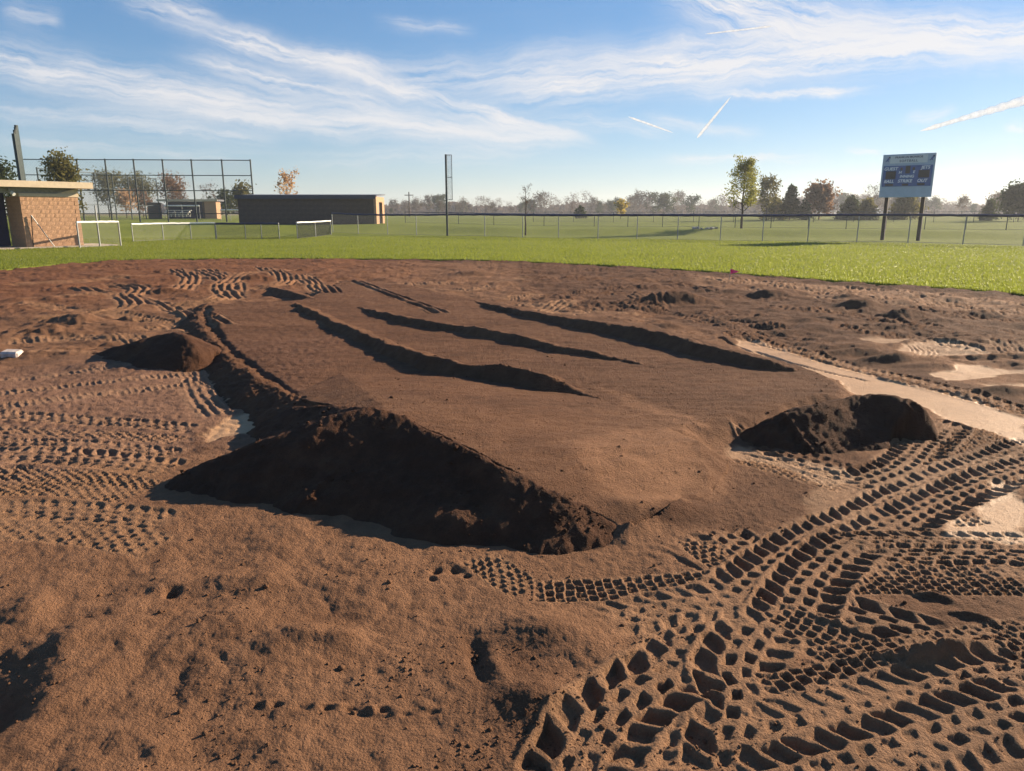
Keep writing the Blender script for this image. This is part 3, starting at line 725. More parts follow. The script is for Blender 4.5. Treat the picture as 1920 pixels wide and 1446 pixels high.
# loose crumbs lying about
def crumbs():
    t = (1 + 5 ** .5) / 2
    iv = np.array([(-1, t, 0), (1, t, 0), (-1, -t, 0), (1, -t, 0), (0, -1, t), (0, 1, t), (0, -1, -t), (0, 1, -t), (t, 0, -1), (t, 0, 1), (-t, 0, -1), (-t, 0, 1)], float); iv /= np.linalg.norm(iv[0])
    fi = np.array([(0, 11, 5), (0, 5, 1), (0, 1, 7), (0, 7, 10), (0, 10, 11), (1, 5, 9), (5, 11, 4), (11, 10, 2), (10, 7, 6), (7, 1, 8), (3, 9, 4), (3, 4, 2), (3, 2, 6), (3, 6, 8), (3, 8, 9), (4, 9, 5), (2, 4, 11), (6, 2, 10), (8, 6, 7), (9, 8, 1)])
    g = np.random.RandomState(3)
    cand = np.nonzero((gr.ravel() > 1.5) & (gr.ravel() < 9) & (np.abs(gt.ravel()) < R(44)) & (g_c < .35))[0]
    onheap = heapmax[cand] > gz[cand] + .01; wgt = (.6 + 2.0 * onheap) / gr.ravel()[cand] ** .8; wgt *= np.clip(.4 + 1.5 * pn(GXX[cand] * 2.5, GYY[cand] * 2.5, 81), .04, 2); wgt /= wgt.sum()
    pick = g.choice(cand, 7000, replace=False, p=wgt)
    Vs = []; Fs = []; mo = []
    sz = .0021 * np.exp(g.randn(len(pick)) * .55) * (1 + .12 * gr.ravel()[pick])
    sz *= 1 + .45 * (heapmax[pick] > gz[pick] + .01); sz = np.minimum(sz, .021)
    for k, i in enumerate(pick):
        v = iv * (1 + g.uniform(-.28, .28, (12, 1))) * g.uniform(.7, 1.2, (1, 3)) * sz[k]
        v[:, 2] *= .75
        Vs.append(v + np.array([GXX[i], GYY[i], heapmax[i] + sz[k] * .2])); Fs.append(fi + 12 * k); mo += [1.0 if heapmax[i] > gz[i] + .005 else min(1, g_m[i] + .06)] * 12
    me = soil_mesh('soil_crumbs', np.vstack(Vs), np.vstack(Fs), {'moist_shade': mo, 'compact': np.zeros(len(mo)), 'red': np.zeros(len(mo)), 'grey': np.zeros(len(mo))})
    tag(link('soil_crumbs', me), 'loose crumbs of soil scattered over the infield', None, None, 'stuff')
crumbs()


# ------------------------------------------------------------------ the grass and the land beyond
def terrain(x, y):
    x = np.asarray(x, float); y = np.asarray(y, float)
    r = np.hypot(x, y)
    q = smooth(-10, 3, x)
    a = .64 - .22 * q; rc = 64 - 6.0 * q; hw = 3.2 - 1.9 * q
    z = a * smooth(rc - hw, rc + hw, r) + (.95 - a) * smooth(66, 190, r)
    z += .04 * pn(x / 9, y / 9, 61) * smooth(30, 50, r)
    return z + .03
def T(x, y): return float(terrain(np.array([x]), np.array([y]))[0])
tth = np.concatenate([np.linspace(-math.pi, R(-46), 60)[:-1], np.linspace(R(-46), R(46), 700)[:-1], np.linspace(R(46), math.pi, 60)[:-1]])
f = np.concatenate([[0, .05, .15], np.linspace(.3, 30, 110), np.geomspace(31, 900, 70)])
fr, ft = np.meshgrid(f, tth, indexing='ij')
rr = r_edge(ft) + fr
OX = (rr * np.sin(ft)).ravel(); OY = (rr * np.cos(ft)).ravel()
oz = terrain(OX, OY) + .012 * pn(OX * 1.5, OY * 1.5, 62)
oz[:len(tth)] -= .16
n0, n1 = len(f), len(tth)
ii, jj = np.meshgrid(np.arange(n0 - 1), np.arange(n1), indexing='ij'); j2 = (jj + 1) % n1
OQ = np.stack([ii * n1 + jj, ii * n1 + j2, (ii + 1) * n1 + j2, (ii + 1) * n1 + jj], -1).reshape(-1, 4)[:, ::-1]
tag(link('outfield', from_np('outfield', np.stack([OX, OY, oz], 1), OQ, True), M_TURF), 'green outfield and the flat fields beyond it', None, None, 'structure')

# blades of grass on the near outfield
def tuft_mesh():
    g = random.Random(4); v = []; fc = []
    for k in range(9):
        a = g.uniform(0, 2 * math.pi); rad = g.uniform(0, .05); bx, by = rad * math.cos(a), rad * math.sin(a)
        h = g.uniform(.03, .07); a2 = g.uniform(0, 2 * math.pi); lean = g.uniform(.1, .7) * h; wd = g.uniform(.003, .006)
        px_, py_ = -math.sin(a2) * wd, math.cos(a2) * wd; lx, ly = math.cos(a2) * lean, math.sin(a2) * lean
        i = len(v)
        v += [(bx - px_, by - py_, -.01), (bx + px_, by + py_, -.01), (bx + lx * .4 + px_ * .8, by + ly * .4 + py_ * .8, h * .65), (bx + lx * .4 - px_ * .8, by + ly * .4 - py_ * .8, h * .65), (bx + lx, by + ly, h)]
        fc += [(i, i + 1, i + 2, i + 3), (i + 3, i + 2, i + 4)]
    me = bpy.data.meshes.new('grass_tuft'); me.from_pydata(v, [], fc); me.materials.append(M_BLADE)
    return me
tuft = bpy.data.objects.new('grass_tuft', tuft_mesh())
bth = np.linspace(R(-42), R(42), 240)
bf = np.concatenate([[0.0], np.linspace(.25, 26, 60)])
fr, ft = np.meshgrid(bf, bth, indexing='ij'); rr = r_edge(ft) + fr
BX = (rr * np.sin(ft)).ravel(); BY = (rr * np.cos(ft)).ravel(); BZ = terrain(BX, BY) - .004
ii, jj = np.meshgrid(np.arange(len(bf) - 1), np.arange(len(bth) - 1), indexing='ij'); n1 = len(bth)
BQ = np.stack([ii * n1 + jj, ii * n1 + jj + 1, (ii + 1) * n1 + jj + 1, (ii + 1) * n1 + jj], -1).reshape(-1, 4)[:, ::-1]
bme = from_np('grass', np.stack([BX, BY, BZ], 1), BQ, True)
dens = (np.clip(120 * (21 / np.hypot(BX, BY)) ** 1.8, 30, 220)).astype(np.float32)
dens[:2 * n1] *= 1.6
bme.attributes.new('dens', 'FLOAT', 'POINT').data.foreach_set('value', dens)
grass = link('grass', bme, M_BLADE)
tag(grass, 'short sunlit grass blades of the near outfield', None, None, 'stuff')
ng = bpy.data.node_groups.new('grass_blades', 'GeometryNodeTree')
ng.interface.new_socket('Geometry', in_out='INPUT', socket_type='NodeSocketGeometry')
ng.interface.new_socket('Geometry', in_out='OUTPUT', socket_type='NodeSocketGeometry')
G = NT(ng)
gi = G.new('NodeGroupInput'); go = G.new('NodeGroupOutput')
na = G.new('GeometryNodeInputNamedAttribute', data_type='FLOAT'); na.inputs['Name'].default_value = 'dens'
dp = G.new('GeometryNodeDistributePointsOnFaces'); G.l.new(gi.outputs[0], dp.inputs['Mesh']); G.l.new(na.outputs[0], dp.inputs['Density'])
oi = G.new('GeometryNodeObjectInfo'); oi.inputs['Object'].default_value = tuft
rv = G.new('FunctionNodeRandomValue', data_type='FLOAT_VECTOR'); rv.inputs[0].default_value = (-.15, -.15, 0); rv.inputs[1].default_value = (.15, .15, 6.283)
rs_ = G.new('FunctionNodeRandomValue', data_type='FLOAT'); rs_.inputs[2].default_value = .6; rs_.inputs[3].default_value = 1.35
ip = G.new('GeometryNodeInstanceOnPoints')
G.l.new(dp.outputs['Points'], ip.inputs['Points']); G.l.new(oi.outputs['Geometry'], ip.inputs['Instance']); G.l.new(rv.outputs[0], ip.inputs['Rotation']); G.l.new(rs_.outputs[1], ip.inputs['Scale'])
G.l.new(ip.outputs[0], go.inputs[0])
grass.modifiers.new('blades', 'NODES').node_group = ng


# ------------------------------------------------------------------ fences
def wire_panel(mb, a, b, z0a, z0b, z1a, z1b, step, r):
    """diagonal wires between two posts, each a thin three-sided bar"""
    a = Vector(a); b = Vector(b); L = (b - a).length; hgt = z1a - z0a
    n = int((L + hgt) / step)
    def P(s, q): p = a.lerp(b, s / L); return Vector((p.x, p.y, (z0a + (z0b - z0a) * s / L) * (1 - q) + (z1a + (z1b - z1a) * s / L) * q))
    for k in range(n + 1):
        s0 = k * step - hgt; lo = max(0, s0); hi = min(L, s0 + hgt)
        if hi - lo < .02: continue
        q0, q1 = (lo - s0) / hgt, (hi - s0) / hgt
        mb.tube(P(lo, q0), P(hi, q1), r, n=3, cap=False)
        mb.tube(P(L - lo, q0), P(L - hi, q1), r, n=3, cap=False)
def fence(name, label, cat, posts, h, pmat, cap=None, capr=.045, rail=.024, wire=.06, wr=.0035, pr=.03, tall=(), wmat=None, midrails=(), bottom=True, group=None):
    """posts: (x, y) list; h height; cap: material of the vinyl guard along the top"""
    x0, y0 = posts[0]; z0 = T(x0, y0)
    t = thing(name, label, cat, (x0, y0, z0), 0, group)
    loc = [Vector((x - x0, y - y0, T(x, y) - z0)) for x, y in posts]
    pm = {}
    for i, p in enumerate(loc):
        hh = tall[i] if i < len(tall) and tall[i] else h
        if hh not in pm:
            m = MB(); m.tube((0, 0, -.15), (0, 0, hh), pr, n=8); m.tube((0, 0, hh), (0, 0, hh + .05), pr * 1.2, pr * .4, n=8); pm[hh] = m.mesh('post')
        link('post', pm[hh], pmat, t, p)
    for a, b in zip(loc[:-1], loc[1:]):
        up = Vector((0, 0, h))
        mb = MB(); mb.tube(a + up, b + up, rail, n=6); mb.build('top_rail', pmat, t)
        for mr in midrails:
            MB().tube(a + Vector((0, 0, mr)), b + Vector((0, 0, mr)), rail * .8, n=6).build('middle_rail', pmat, t)
        if cap:
            mb = MB(); n = 7; prev = a + up
            for k in range(1, n + 1):
                q = (a + up).lerp(b + up, k / n) + Vector((0, 0, rnd.uniform(-.012, .012) if k < n else 0)); mb.tube(prev, q, capr * rnd.uniform(.9, 1.1), n=8, cap=(k in (1, n))); prev = q
            mb.build('rail_cap', cap, t)
    if wire:
        mb = MB()
        for a, b in zip(loc[:-1], loc[1:]): wire_panel(mb, a.to_tuple(), b.to_tuple(), a.z + .03, b.z + .03, a.z + h, b.z + h, wire, wr)
        if bottom:
            for a, b in zip(loc[:-1], loc[1:]): mb.tube(a + Vector((0, 0, .04)), b + Vector((0, 0, .04)), .012, n=4)
        o = mb.build('chain_link', wmat or M_WIRE, t); o['kind'] = 'stuff'
    return t
def xy_base(px, Y): x = xat(px, Y, 0.3); x = xat(px, Y, T(x, Y)); return (x, Y)

of = [(624, 60.5), (672, 59.5), (727, 58.5), (781, 57), (838, 55.2), (909, 53), (980, 51), (1047, 49.5), (1121, 48.4), (1194, 47.3), (1270, 46.5), (1350, 45.7), (1429, 44.8), (1514, 43.7), (1606, 42.6), (1702, 41.4), (1805, 39.8), (1918, 38), (2040, 36.3), (2170, 34.6)]
fence('outfield_fence', 'long chain link outfield fence with a navy cap, in front of the scoreboard posts', 'fence', [xy_base(p, y) for p, y in of], 1.52, M_GALV, M_NAVY, .07, wire=.075, wr=.0022)
sf = [(760, 78), (860, 76), (926, 74), (1020, 72), (1114, 70), (1177, 68.5), (1242, 67), (1310, 65.5), (1378, 64), (1445, 62.5), (1515, 61), (1586, 59.5), (1660, 58), (1733, 57), (1810, 56), (1886, 55), (1970, 54), (2060, 53)]
fence('chain_link_fence', 'dark lower fence running behind the outfield fence', 'fence', [xy_base(p, y) for p, y in sf], 1.1, M_GREENPOLE, M_NAVY, .035, wire=.12, wr=.003)
tf = [(1000 + 75 * k, 98 - .7 * k) for k in range(15)]
fence('field_fence', 'thin distant fence line in front of the evergreen trees', 'fence', [xy_base(p, y) for p, y in tf], 1.25, M_GREENPOLE, None, wire=.25, wr=.004)

# left: low fences with white guards
lf = [at(150, 466), at(188, 464), at(227, 462)]
fence('low_fence', 'short white-capped fence panel right beside the tan dugout wall', 'fence', [tuple(p) for p in lf], 1.22, M_GALV, M_WHITE, .05, wire=.07, wr=.0018, tall=(None, 1.98, None), pr=.04)
fence('low_fence', 'white-capped low fence leading from the tan dugout to the dark building', 'fence', [xy_base(250, 44), xy_base(307, 46), xy_base(359, 47.5), xy_base(405, 48)], 1.02, M_GALV, M_WHITE, .05, wire=.07, wr=.0018)
fence('low_fence', 'navy-capped low fence in front of the dark building', 'fence', [xy_base(406.5, 48), xy_base(461, 48.5), xy_base(491, 48.8), xy_base(524, 49)], 1.0, M_GALV, M_NAVY, .05, wire=.05, wr=.0035, wmat=M_NET)
fence('gate', 'angled chain link gate with a white guard along its top', 'gate', [xy_base(558, 49), xy_base(592, 53), xy_base(621, 58)], 1.05, M_GALV, M_WHITE, .05, wire=.05, wr=.0035, wmat=M_NET)


# ------------------------------------------------------------------ foul pole
fx, fy = xy_base(838, 55); fx += .05
fz = T(fx, fy)
t = thing('foul_pole', 'tall foul pole with a narrow mesh wing rising from the outfield fence', 'foul pole', (fx, fy - .2, fz))
fh = zat(290, fy) - fz
MB().tube((0, 0, -.2), (0, 0, fh), .075, n=12).build('pole', M_GREENPOLE, t)
fl = zat(375, fy) - fz
fr_ = MB().tube((.42, 0, fl), (.42, 0, fh - .03), .022, n=6).tube((0, 0, fh - .04), (.42, 0, fh - .04), .022, n=6).tube((0, 0, fl), (.42, 0, fl), .022, n=6)
fr_.tube((0, 0, (fl + fh) / 2), (.42, 0, (fl + fh) / 2), .022, n=6)
wing = fr_.build('wing_frame', M_GREENPOLE, t)
mb = MB(); wire_panel(mb, (.03, 0, 0), (.40, 0, 0), fl, fl, fh - .05, fh - .05, .09, .006) if False else None
k = fl
while k < fh - .1: mb.tube((.01, 0, k), (.41, 0, k + .06), .006, n=3, cap=False); mb.tube((.41, 0, k), (.01, 0, k + .06), .006, n=3, cap=False); k += .075
o = mb.build('wing_mesh', M_GREENPOLE, wing); o['kind'] = 'stuff'

# ------------------------------------------------------------------ scoreboard
YL, YR = 46.2, 44.4
xl, xr = xat(1652.5, YL, 4), xat(1751.5, YR, 4)
ang = math.atan2(YR - YL, xr - xl); BW = math.hypot(xr - xl, YR - YL)
zb = T(xl, YL); ztop = zat(288.5, 45.3) - zb; zbot = zat(370, 45.3) - zb
t = thing('scoreboard', 'pale and navy softball scoreboard on two dark posts', 'scoreboard', (xl, YL, zb), ang)
BH = ztop - zbot
panel = MB().box((0, 0, zbot), (BW, .18, ztop)).build('panel', M_PANEL, t, .01)
n0_, n1_ = zbot + BH * .255, zbot + BH * .735
board = MB().box((.10, -.03, n0_), (BW - .10, .0, n1_)).build('score_panel', M_NAVYBOARD, t, .004)
head = MB().box((.42, -.02, zbot + BH * .79), (BW - .42, 0, zbot + BH * .97)).build('header_panel', plain('header_white', (.60, .63, .67), .5, 0, .04, 5), t, .004)
MB().box((.05, -.025, n0_ - .06), (BW - .05, 0, n0_ - .02)).build('trim_strip', M_PANEL, t)
for fx0, fx1, fz0, fz1 in ((.06, .27, .36, .74), (.73, .95, .40, .76), (.46, .555, .62, .98), (.355, .40, .76, .90), (.60, .65, .76, .90), (.07, .24, .03, .13), (.42, .55, .03, .13), (.73, .88, .04, .14)):
    MB().box((.1 + (BW - .2) * fx0, -.04, n0_ + (n1_ - n0_) * fz0), (.1 + (BW - .2) * fx1, -.03, n0_ + (n1_ - n0_) * fz1)).build('digit_window', M_BLACK, board)
def letters(txt, u, v, size, mat, parent, y, shear=0.0, spacing=1.0, width=None):
    cu = bpy.data.curves.new('lettering', 'FONT'); cu.body = txt; cu.size = size; cu.align_x = 'CENTER'; cu.align_y = 'CENTER'; cu.extrude = .004; cu.shear = shear; cu.space_character = spacing
    cu.offset = size * .02
    cu.materials.append(mat)
    tmp = bpy.data.objects.new('lettering', cu)
    me = bpy.data.meshes.new_from_object(tmp); me.materials.clear(); me.materials.append(mat)
    bpy.data.objects.remove(tmp)
    o = link('lettering', me, None, parent)
    o.location = (u, y, v); o.rotation_euler = (math.pi / 2, 0, 0)
    return o
bu = lambda q: .1 + (BW - .2) * q
bv = lambda q: n0_ + (n1_ - n0_) * q
for txt, q, r_ in (('GUEST', .155, .85), ('JETS', .86, .88), ('H', .355, .67), ('E', .635, .68), ('INNING', .50, .47), ('BALL', .14, .245), ('STRIKE', .47, .25), ('OUT', .82, .255)):
    letters(txt, bu(q), bv(r_), .215 if txt in ('H', 'E', 'INNING') else .25, M_WHITEPAINT, board, -.036, .18)
letters('FRANKLIN MONROE', BW / 2, zbot + BH * .925, .155, M_NAVYPAINT, head, -.026, 0, 1.05)
letters('SOFTBALL', BW / 2, zbot + BH * .84, .18, M_NAVYPAINT, head, -.026, 0, 1.25)
def emblem(u):
    v0 = zbot + BH * .88
    m = MB()
    pts = [(-.15, -.10), (-.02, -.03), (.02, .07), (.08, .10), (.13, .16), (.10, .05), (.15, .02), (.08, -.02), (.10, -.13), (.02, -.08), (-.06, -.14), (-.04, -.07)]
    n = len(pts)
    m.poly([(u + a, -.014, v0 + b) for a, b in pts] + [(u + a, .0, v0 + b) for a, b in pts], [tuple(range(n))] + [(i, i + n, (i + 1) % n + n, (i + 1) % n) for i in range(n)])
    e = m.build('emblem', M_NAVYBOARD, t)
    m = MB(); m.poly([(u + .06, -.02, v0 + .09), (u + .17, -.02, v0 + .07), (u + .19, -.02, v0 + .16), (u + .10, -.02, v0 + .17)] + [(u + .06, -.014, v0 + .09), (u + .17, -.014, v0 + .07), (u + .19, -.014, v0 + .16), (u + .10, -.014, v0 + .17)],
                     [(0, 1, 2, 3), (0, 4, 5, 1), (1, 5, 6, 2), (2, 6, 7, 3), (3, 7, 4, 0)])
    m.build('crest', M_NAVYPAINT, e)
emblem(.24); emblem(BW - .24)
for q in (.115, .815):
    px_ = BW * q
    MB().box((px_ - .02, .185, -.4), (px_ + .18, .385, ztop - .25)).build('post', M_WOODPOST, t, .01)

# ------------------------------------------------------------------ tan dugout at left
cpos = at(51, 467)
DA = math.atan2(.80, .60)
t = thing('dugout', 'tan block dugout with a cream roof edge and dark doorway', 'dugout', (cpos[0], cpos[1], .03), DA)
# local x runs along the front away from the viewer, +y goes back into the dugout
WL, WH = 2.62, 2.42
base = boxobj('slab', (-4.2, -.55, -.12), (WL + 1.4, 2.2, .06), M_CONC, t, .01)
wall = boxobj('wall', (0.03, .03, .06), (WL - .03, 1.82, WH), M_MORTAR, t)
g = random.Random(8)
bmeshes = []
for k in range(5):
    bm = bmesh.new(); bmesh.ops.create_grid(bm, x_segments=4, y_segments=2, size=.5)
    for v_ in bm.verts:
        edge_ = abs(v_.co.x) > .49 or abs(v_.co.y) > .49
        v_.co = Vector((v_.co.x * .394, -(0.006 if edge_ else g.uniform(.008, .022)), v_.co.y * .190))
    be = [e for e in bm.edges if e.is_boundary]
    ex = bmesh.ops.extrude_edge_only(bm, edges=be)
    for v_ in [q for q in ex['geom'] if isinstance(q, bmesh.types.BMVert)]: v_.co.y = .03
    bmesh.ops.recalc_face_normals(bm, faces=bm.faces[:])
    me = bpy.data.meshes.new('block'); bm.to_mesh(me); bm.free(); me.materials.append(M_BLOCK); bmeshes.append(me)
hm = MB().box((-.094, -.02, -.091), (.094, .03, .091)).mesh('block', .004); hm.materials.append(M_BLOCK)
rows, z_ = 12, .06
bh = (WH - .06) / rows
for rw in range(rows):
    zc = .06 + bh * (rw + .5)
    x = 0.0
    if rw % 2:
        link('block', hm, None, wall, (.097, .0, zc)); x = .2
    while x + .39 <= WL + .001:
        link('block', bmeshes[g.randrange(5)], None, wall, (x + .199, .0, zc)); x += .40
    if WL - x > .15: link('block', hm, None, wall, (x + .1, 0, zc))
for rw in range(rows):       # the return wall beside the doorway
    for k in range(4):
        link('block', bmeshes[g.randrange(5)], None, wall, (0.03, .22 + .4 * k, .06 + bh * (rw + .5)), (0, 0, -math.pi / 2))
boxobj('lintel', (-.02, -.03, WH + .002), (WL + .02, .9, WH + .16), M_CREAM, t, .01)
MB().poly([(WL - 1.0, .0, WH + .162), (WL, .0, WH + .162), (WL, .0, WH + .42), (WL - 1.0, .05, WH + .162), (WL, .05, WH + .162), (WL, .05, WH + .42)], [(0, 1, 2), (5, 4, 3), (0, 3, 4, 1), (1, 4, 5, 2), (2, 5, 3, 0)]).build('gable_board', M_CREAM, t)
boxobj('soffit_wall', (-4.2, .12, WH + .164), (WL, .3, WH + .52), M_SOFFIT, t)
boxobj('back_wall', (-4.2, 1.9, .06), (-.0, 2.05, WH + .5), M_NAVY, t)
roof = MB().box((-4.4, -.42, WH + .53), (WL + .55, 2.6, WH + .60)).build('roof', M_ROOF, t)
boxobj('fascia', (-4.4, -.47, WH + .42), (WL + .58, -.425, WH + .72), M_CREAM, roof, .006)
boxobj('fascia', (WL + .555, -.42, WH + .42), (WL + .60, 2.6, WH + .72), M_CREAM, roof, .006)
MB().tube((-1.35, -.12, .06), (-1.35, -.12, WH + .5), .06, n=10).build('post', M_GALV, t)
MB().tube((-3.2, -.12, .06), (-3.2, -.12, WH + .5), .06, n=10).build('post', M_GALV, t)
lampb = boxobj('floodlight', (-.42, -.02, WH + .2), (-.22, .11, WH + .36), M_SOFFIT, t, .01)
MB().tube((-.3, -.02, WH + .2), (-.26, -.16, WH + .08), .06, .085, n=10).build('lens', M_WHITE, lampb)
# a steel pole that leans on the wall, with a dark bar in place of its shadow
t = thing('handrail', 'slanting steel rail in front of the tan block wall', 'handrail', (cpos[0], cpos[1], .03), DA)
MB().tube((.35, -.10, 1.55), (1.05, -.42, .06), .022, n=8).build('rail', M_GALV, t)
MB().tube((.35, -.10, 1.55), (.28, -.02, .06), .022, n=8).build('shadow_bar', M_GREENPOLE, t)

# ------------------------------------------------------------------ backstops
def net_wall(name, label, posts, h, pr, rails, step, mat=M_GREENPOLE, wr=.010, cat='backstop'):
    x0, y0 = posts[0]; z0 = T(x0, y0)
    t = thing(name, label, cat, (x0, y0, z0))
    loc = [Vector((x - x0, y - y0, T(x, y) - z0)) for x, y in posts]
    me = MB().tube((0, 0, -.2), (0, 0, h), pr, n=8).mesh('post')
    for p in loc: link('post', me, mat, t, p)
    for a, b in zip(loc[:-1], loc[1:]):
        for rl in rails: MB().tube(a + Vector((0, 0, rl)), b + Vector((0, 0, rl)), pr * .55, n=6).build('rail', mat, t)
    mb = MB()
    for a, b in zip(loc[:-1], loc[1:]): wire_panel(mb, a.to_tuple(), b.to_tuple(), a.z + .1, b.z + .1, a.z + h, b.z + h, step, wr)
    o = mb.build('netting', mat, t); o['kind'] = 'stuff'
    return t
YB = 80
bx = [xat(p, YB, 4) for p in (45, 95, 147, 198, 249.5, 302, 355, 411, 464)]
hB = zat(297, YB) - T(bx[3], YB)
net_wall('backstop', 'wide tall backstop of dark green posts and rails behind the low fence', [(x, YB + .2 * i) for i, x in enumerate(bx)], hB, .085, [hB - .1, zat(328, YB) - T(bx[3], YB), zat(357, YB) - T(bx[3], YB), .9], .28, wr=.007)
wx_ = [(75, 84), (128, 90), (181, 95), (214, 100), (243, 104), (270, 108), (296, 112)]
net_wall('backstop', 'fainter backstop seen through the wide dark green one', [(xat(p, y, 4), y) for p, y in wx_], 5.9, .08, [5.8, 4.0, 1.9], .34, wr=.007)
e = [(xat(p, y, 5), y) for p, y in ((29.5, 39.5), (33.5, 41.0), (36.5, 42.5), (38, 44.0))]
x0, y0 = e[0]
t = thing('backstop', 'dark backstop seen edge on, towering over the tan dugout roof', 'backstop', (x0, y0, T(x0, y0)))
tops = [zat(252, 39.5), zat(245, 41), zat(240, 42.5), zat(236, 44)]
for (x, y), h in zip(e, tops): MB().tube((x - x0, y - y0, -.2), (x - x0, y - y0, h), .10, n=8).build('post', M_GREENPOLE, t)
mb = MB()
for i in range(3):
    a, b = e[i], e[i + 1]; wire_panel(mb, (a[0] - x0, a[1] - y0, 0), (b[0] - x0, b[1] - y0, 0), .1, .1, tops[i], tops[i + 1] , .10, .02)
o = mb.build('netting', M_NET, t); o['kind'] = 'stuff'

# ------------------------------------------------------------------ dark building in the middle
YD = 68.0
xr_, xl_ = xat(706, YD, 1.5), xat(447.5, YD, 1.5)
zg = T(xr_, YD); zt_ = zat(366.5, YD) - zg; zbse = zat(421, YD) - zg
LD = xr_ - xl_
t = thing('equipment_building', 'long low shaded block building with a sunlit doorway at its right end', 'building', (xl_, YD, zg))
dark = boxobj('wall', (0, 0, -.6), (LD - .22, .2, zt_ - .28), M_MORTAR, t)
dm = MB().box((-.193, -.018, -.093), (.193, .0, .093)).mesh('block', .006); dm.materials.append(M_BLOCKSHADE)
for o_ in (dark,): o_.data.materials[0] = M_BLOCKSHADE
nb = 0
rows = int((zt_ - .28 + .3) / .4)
dm2 = MB().box((-.395, -.016, -.196), (.395, .0, .196)).mesh('block', .006); dm2.materials.append(M_BLOCKSHADE)
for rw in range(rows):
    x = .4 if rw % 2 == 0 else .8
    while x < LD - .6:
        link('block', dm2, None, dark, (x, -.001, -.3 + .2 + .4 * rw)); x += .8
boxobj('wall', (0, .2, -.6), (.2, 4.2, zt_ - .28), M_BLOCKSHADE, t)
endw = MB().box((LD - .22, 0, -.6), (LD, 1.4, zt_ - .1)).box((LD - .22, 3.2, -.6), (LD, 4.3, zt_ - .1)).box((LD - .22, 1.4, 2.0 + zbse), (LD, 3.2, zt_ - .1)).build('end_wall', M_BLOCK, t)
boxobj('back_wall', (.2, 4.0, -.6), (LD - .23, 4.2, zt_ - .2), M_BLOCKSHADE, t)
roof = MB().poly([(-.15, -.2, zt_ - .1), (LD + .1, -.2, zt_ - .1), (LD + .1, 4.5, zt_ + .1), (-.15, 4.5, zt_ + .1), (-.15, -.2, zt_), (LD + .1, -.2, zt_), (LD + .1, 4.5, zt_ + .2), (-.15, 4.5, zt_ + .2)],
                 [(3, 2, 1, 0), (4, 5, 6, 7), (0, 1, 5, 4), (1, 2, 6, 5), (2, 3, 7, 6), (3, 0, 4, 7)]).build('roof', M_ROOF, t)
boxobj('fascia', (-.17, -.26, zt_ - .30), (LD + .02, -.205, zt_ + .03), plain('slate_trim', (.055, .055, .085), .5), roof)
boxobj('door', (LD - .16, 1.42, -.3), (LD - .1, 2.3, 1.98 + zbse), M_NAVY, t)

# ------------------------------------------------------------------ far dugout, bleacher, utility pole
YF = 112
xa, xb = xat(278, YF, 1.5), xat(407, YF, 1.5)
zf = T(xa, YF); hf = zat(374, YF) - zf; z0f = zat(407, YF) - zf
t = thing('dugout', 'small distant dugout with a cream roof behind the tall backstop', 'dugout', (xa, YF, zf))
LF = xb - xa; s1 = LF * .19; s2 = LF * .83
boxobj('wing_wall', (0, 0, z0f - .3), (s1, .2, hf - .45), M_BLOCKSHADE, t)
boxobj('block_wall', (s2, -.1, z0f - .3), (LF, 1.6, hf - .3), M_BLOCK, t)
boxobj('back_wall', (s1, 2.0, z0f - .3), (s2, 2.2, hf - .3), M_NAVY, t)
boxobj('inner_wall', (s2 - .5, .3, z0f - .3), (s2 - .01, 1.9, hf - .3), M_BLOCKSHADE, t)
roof = boxobj('roof', (s1 - .3, -.3, hf - .28), (LF + .3, 2.4, hf - .02), M_ROOF, t)
boxobj('fascia', (s1 - .35, -.37, hf - .30), (LF + .35, -.31, hf + .02), M_CREAM, roof)
MB().tube((s1 + 3.2, -.2, z0f), (s1 + 3.2, -.2, hf - .3), .06, n=8).build('post', M_GREENPOLE, t)
xb0, xb1 = xat(304, 106, 1.5), xat(352, 106, 1.5)
zz_ = zat(407, 106)
t = thing('bleacher', 'small white aluminium bleacher in front of the distant dugout', 'bleacher', (xb0, 106, zz_))
LB = xb1 - xb0
for k in range(3): boxobj('seat_plank', (0, .6 * k, .35 + .27 * k), (LB, .6 * k + .3, .41 + .27 * k), M_ALU, t)
for k in range(2): boxobj('foot_plank', (0, .6 * k + .33, .12 + .27 * k), (LB, .6 * k + .58, .16 + .27 * k), M_ALU, t)
for k in range(4):
    x = LB * (.05 + .3 * k); MB().tube((x, 0, 0), (x, 0, .35), .03, n=6).tube((x, 1.3, 0), (x, 1.3, .9), .03, n=6).tube((x, 0, .3), (x, 1.3, .85), .03, n=6).build('support_frame', M_ALU, t)
ca, cb = xat(312, 110, 2), xat(377, 110, 2)
fence('rail_fence', 'white-capped rail across the opening of the distant dugout', 'fence', [(ca, 109.5), ((ca + cb) / 2, 109.5), (cb, 109.5)], zat(386, 109.5) - T(ca, 109.5), M_GALV, M_WHITE, .10, wire=0)
fence('rail_fence', 'white-capped rail just left of the dark building', 'fence', [(xat(414, 90, 1.5), 90), (xat(432, 90, 1.5), 90), (xat(450, 90, 1.5), 90)], zat(394, 90) - T(xat(430, 90), 90), M_GALV, M_WHITE, .08, wire=0)
ux, uy = xy_base(768, 150)
t = thing('utility_pole', 'thin grey utility pole among the bare trees left of the foul pole', 'utility pole', (ux, uy, T(ux, uy)))
uh = zat(360, uy) - T(ux, uy)
MB().tube((0, 0, -.3), (0, 0, uh), .16, .11, n=8).build('pole', M_BARKGREY, t)
MB().box((-.9, -.06, uh - .7), (.9, .06, uh - .55)).build('crossarm', M_BARKGREY, t)

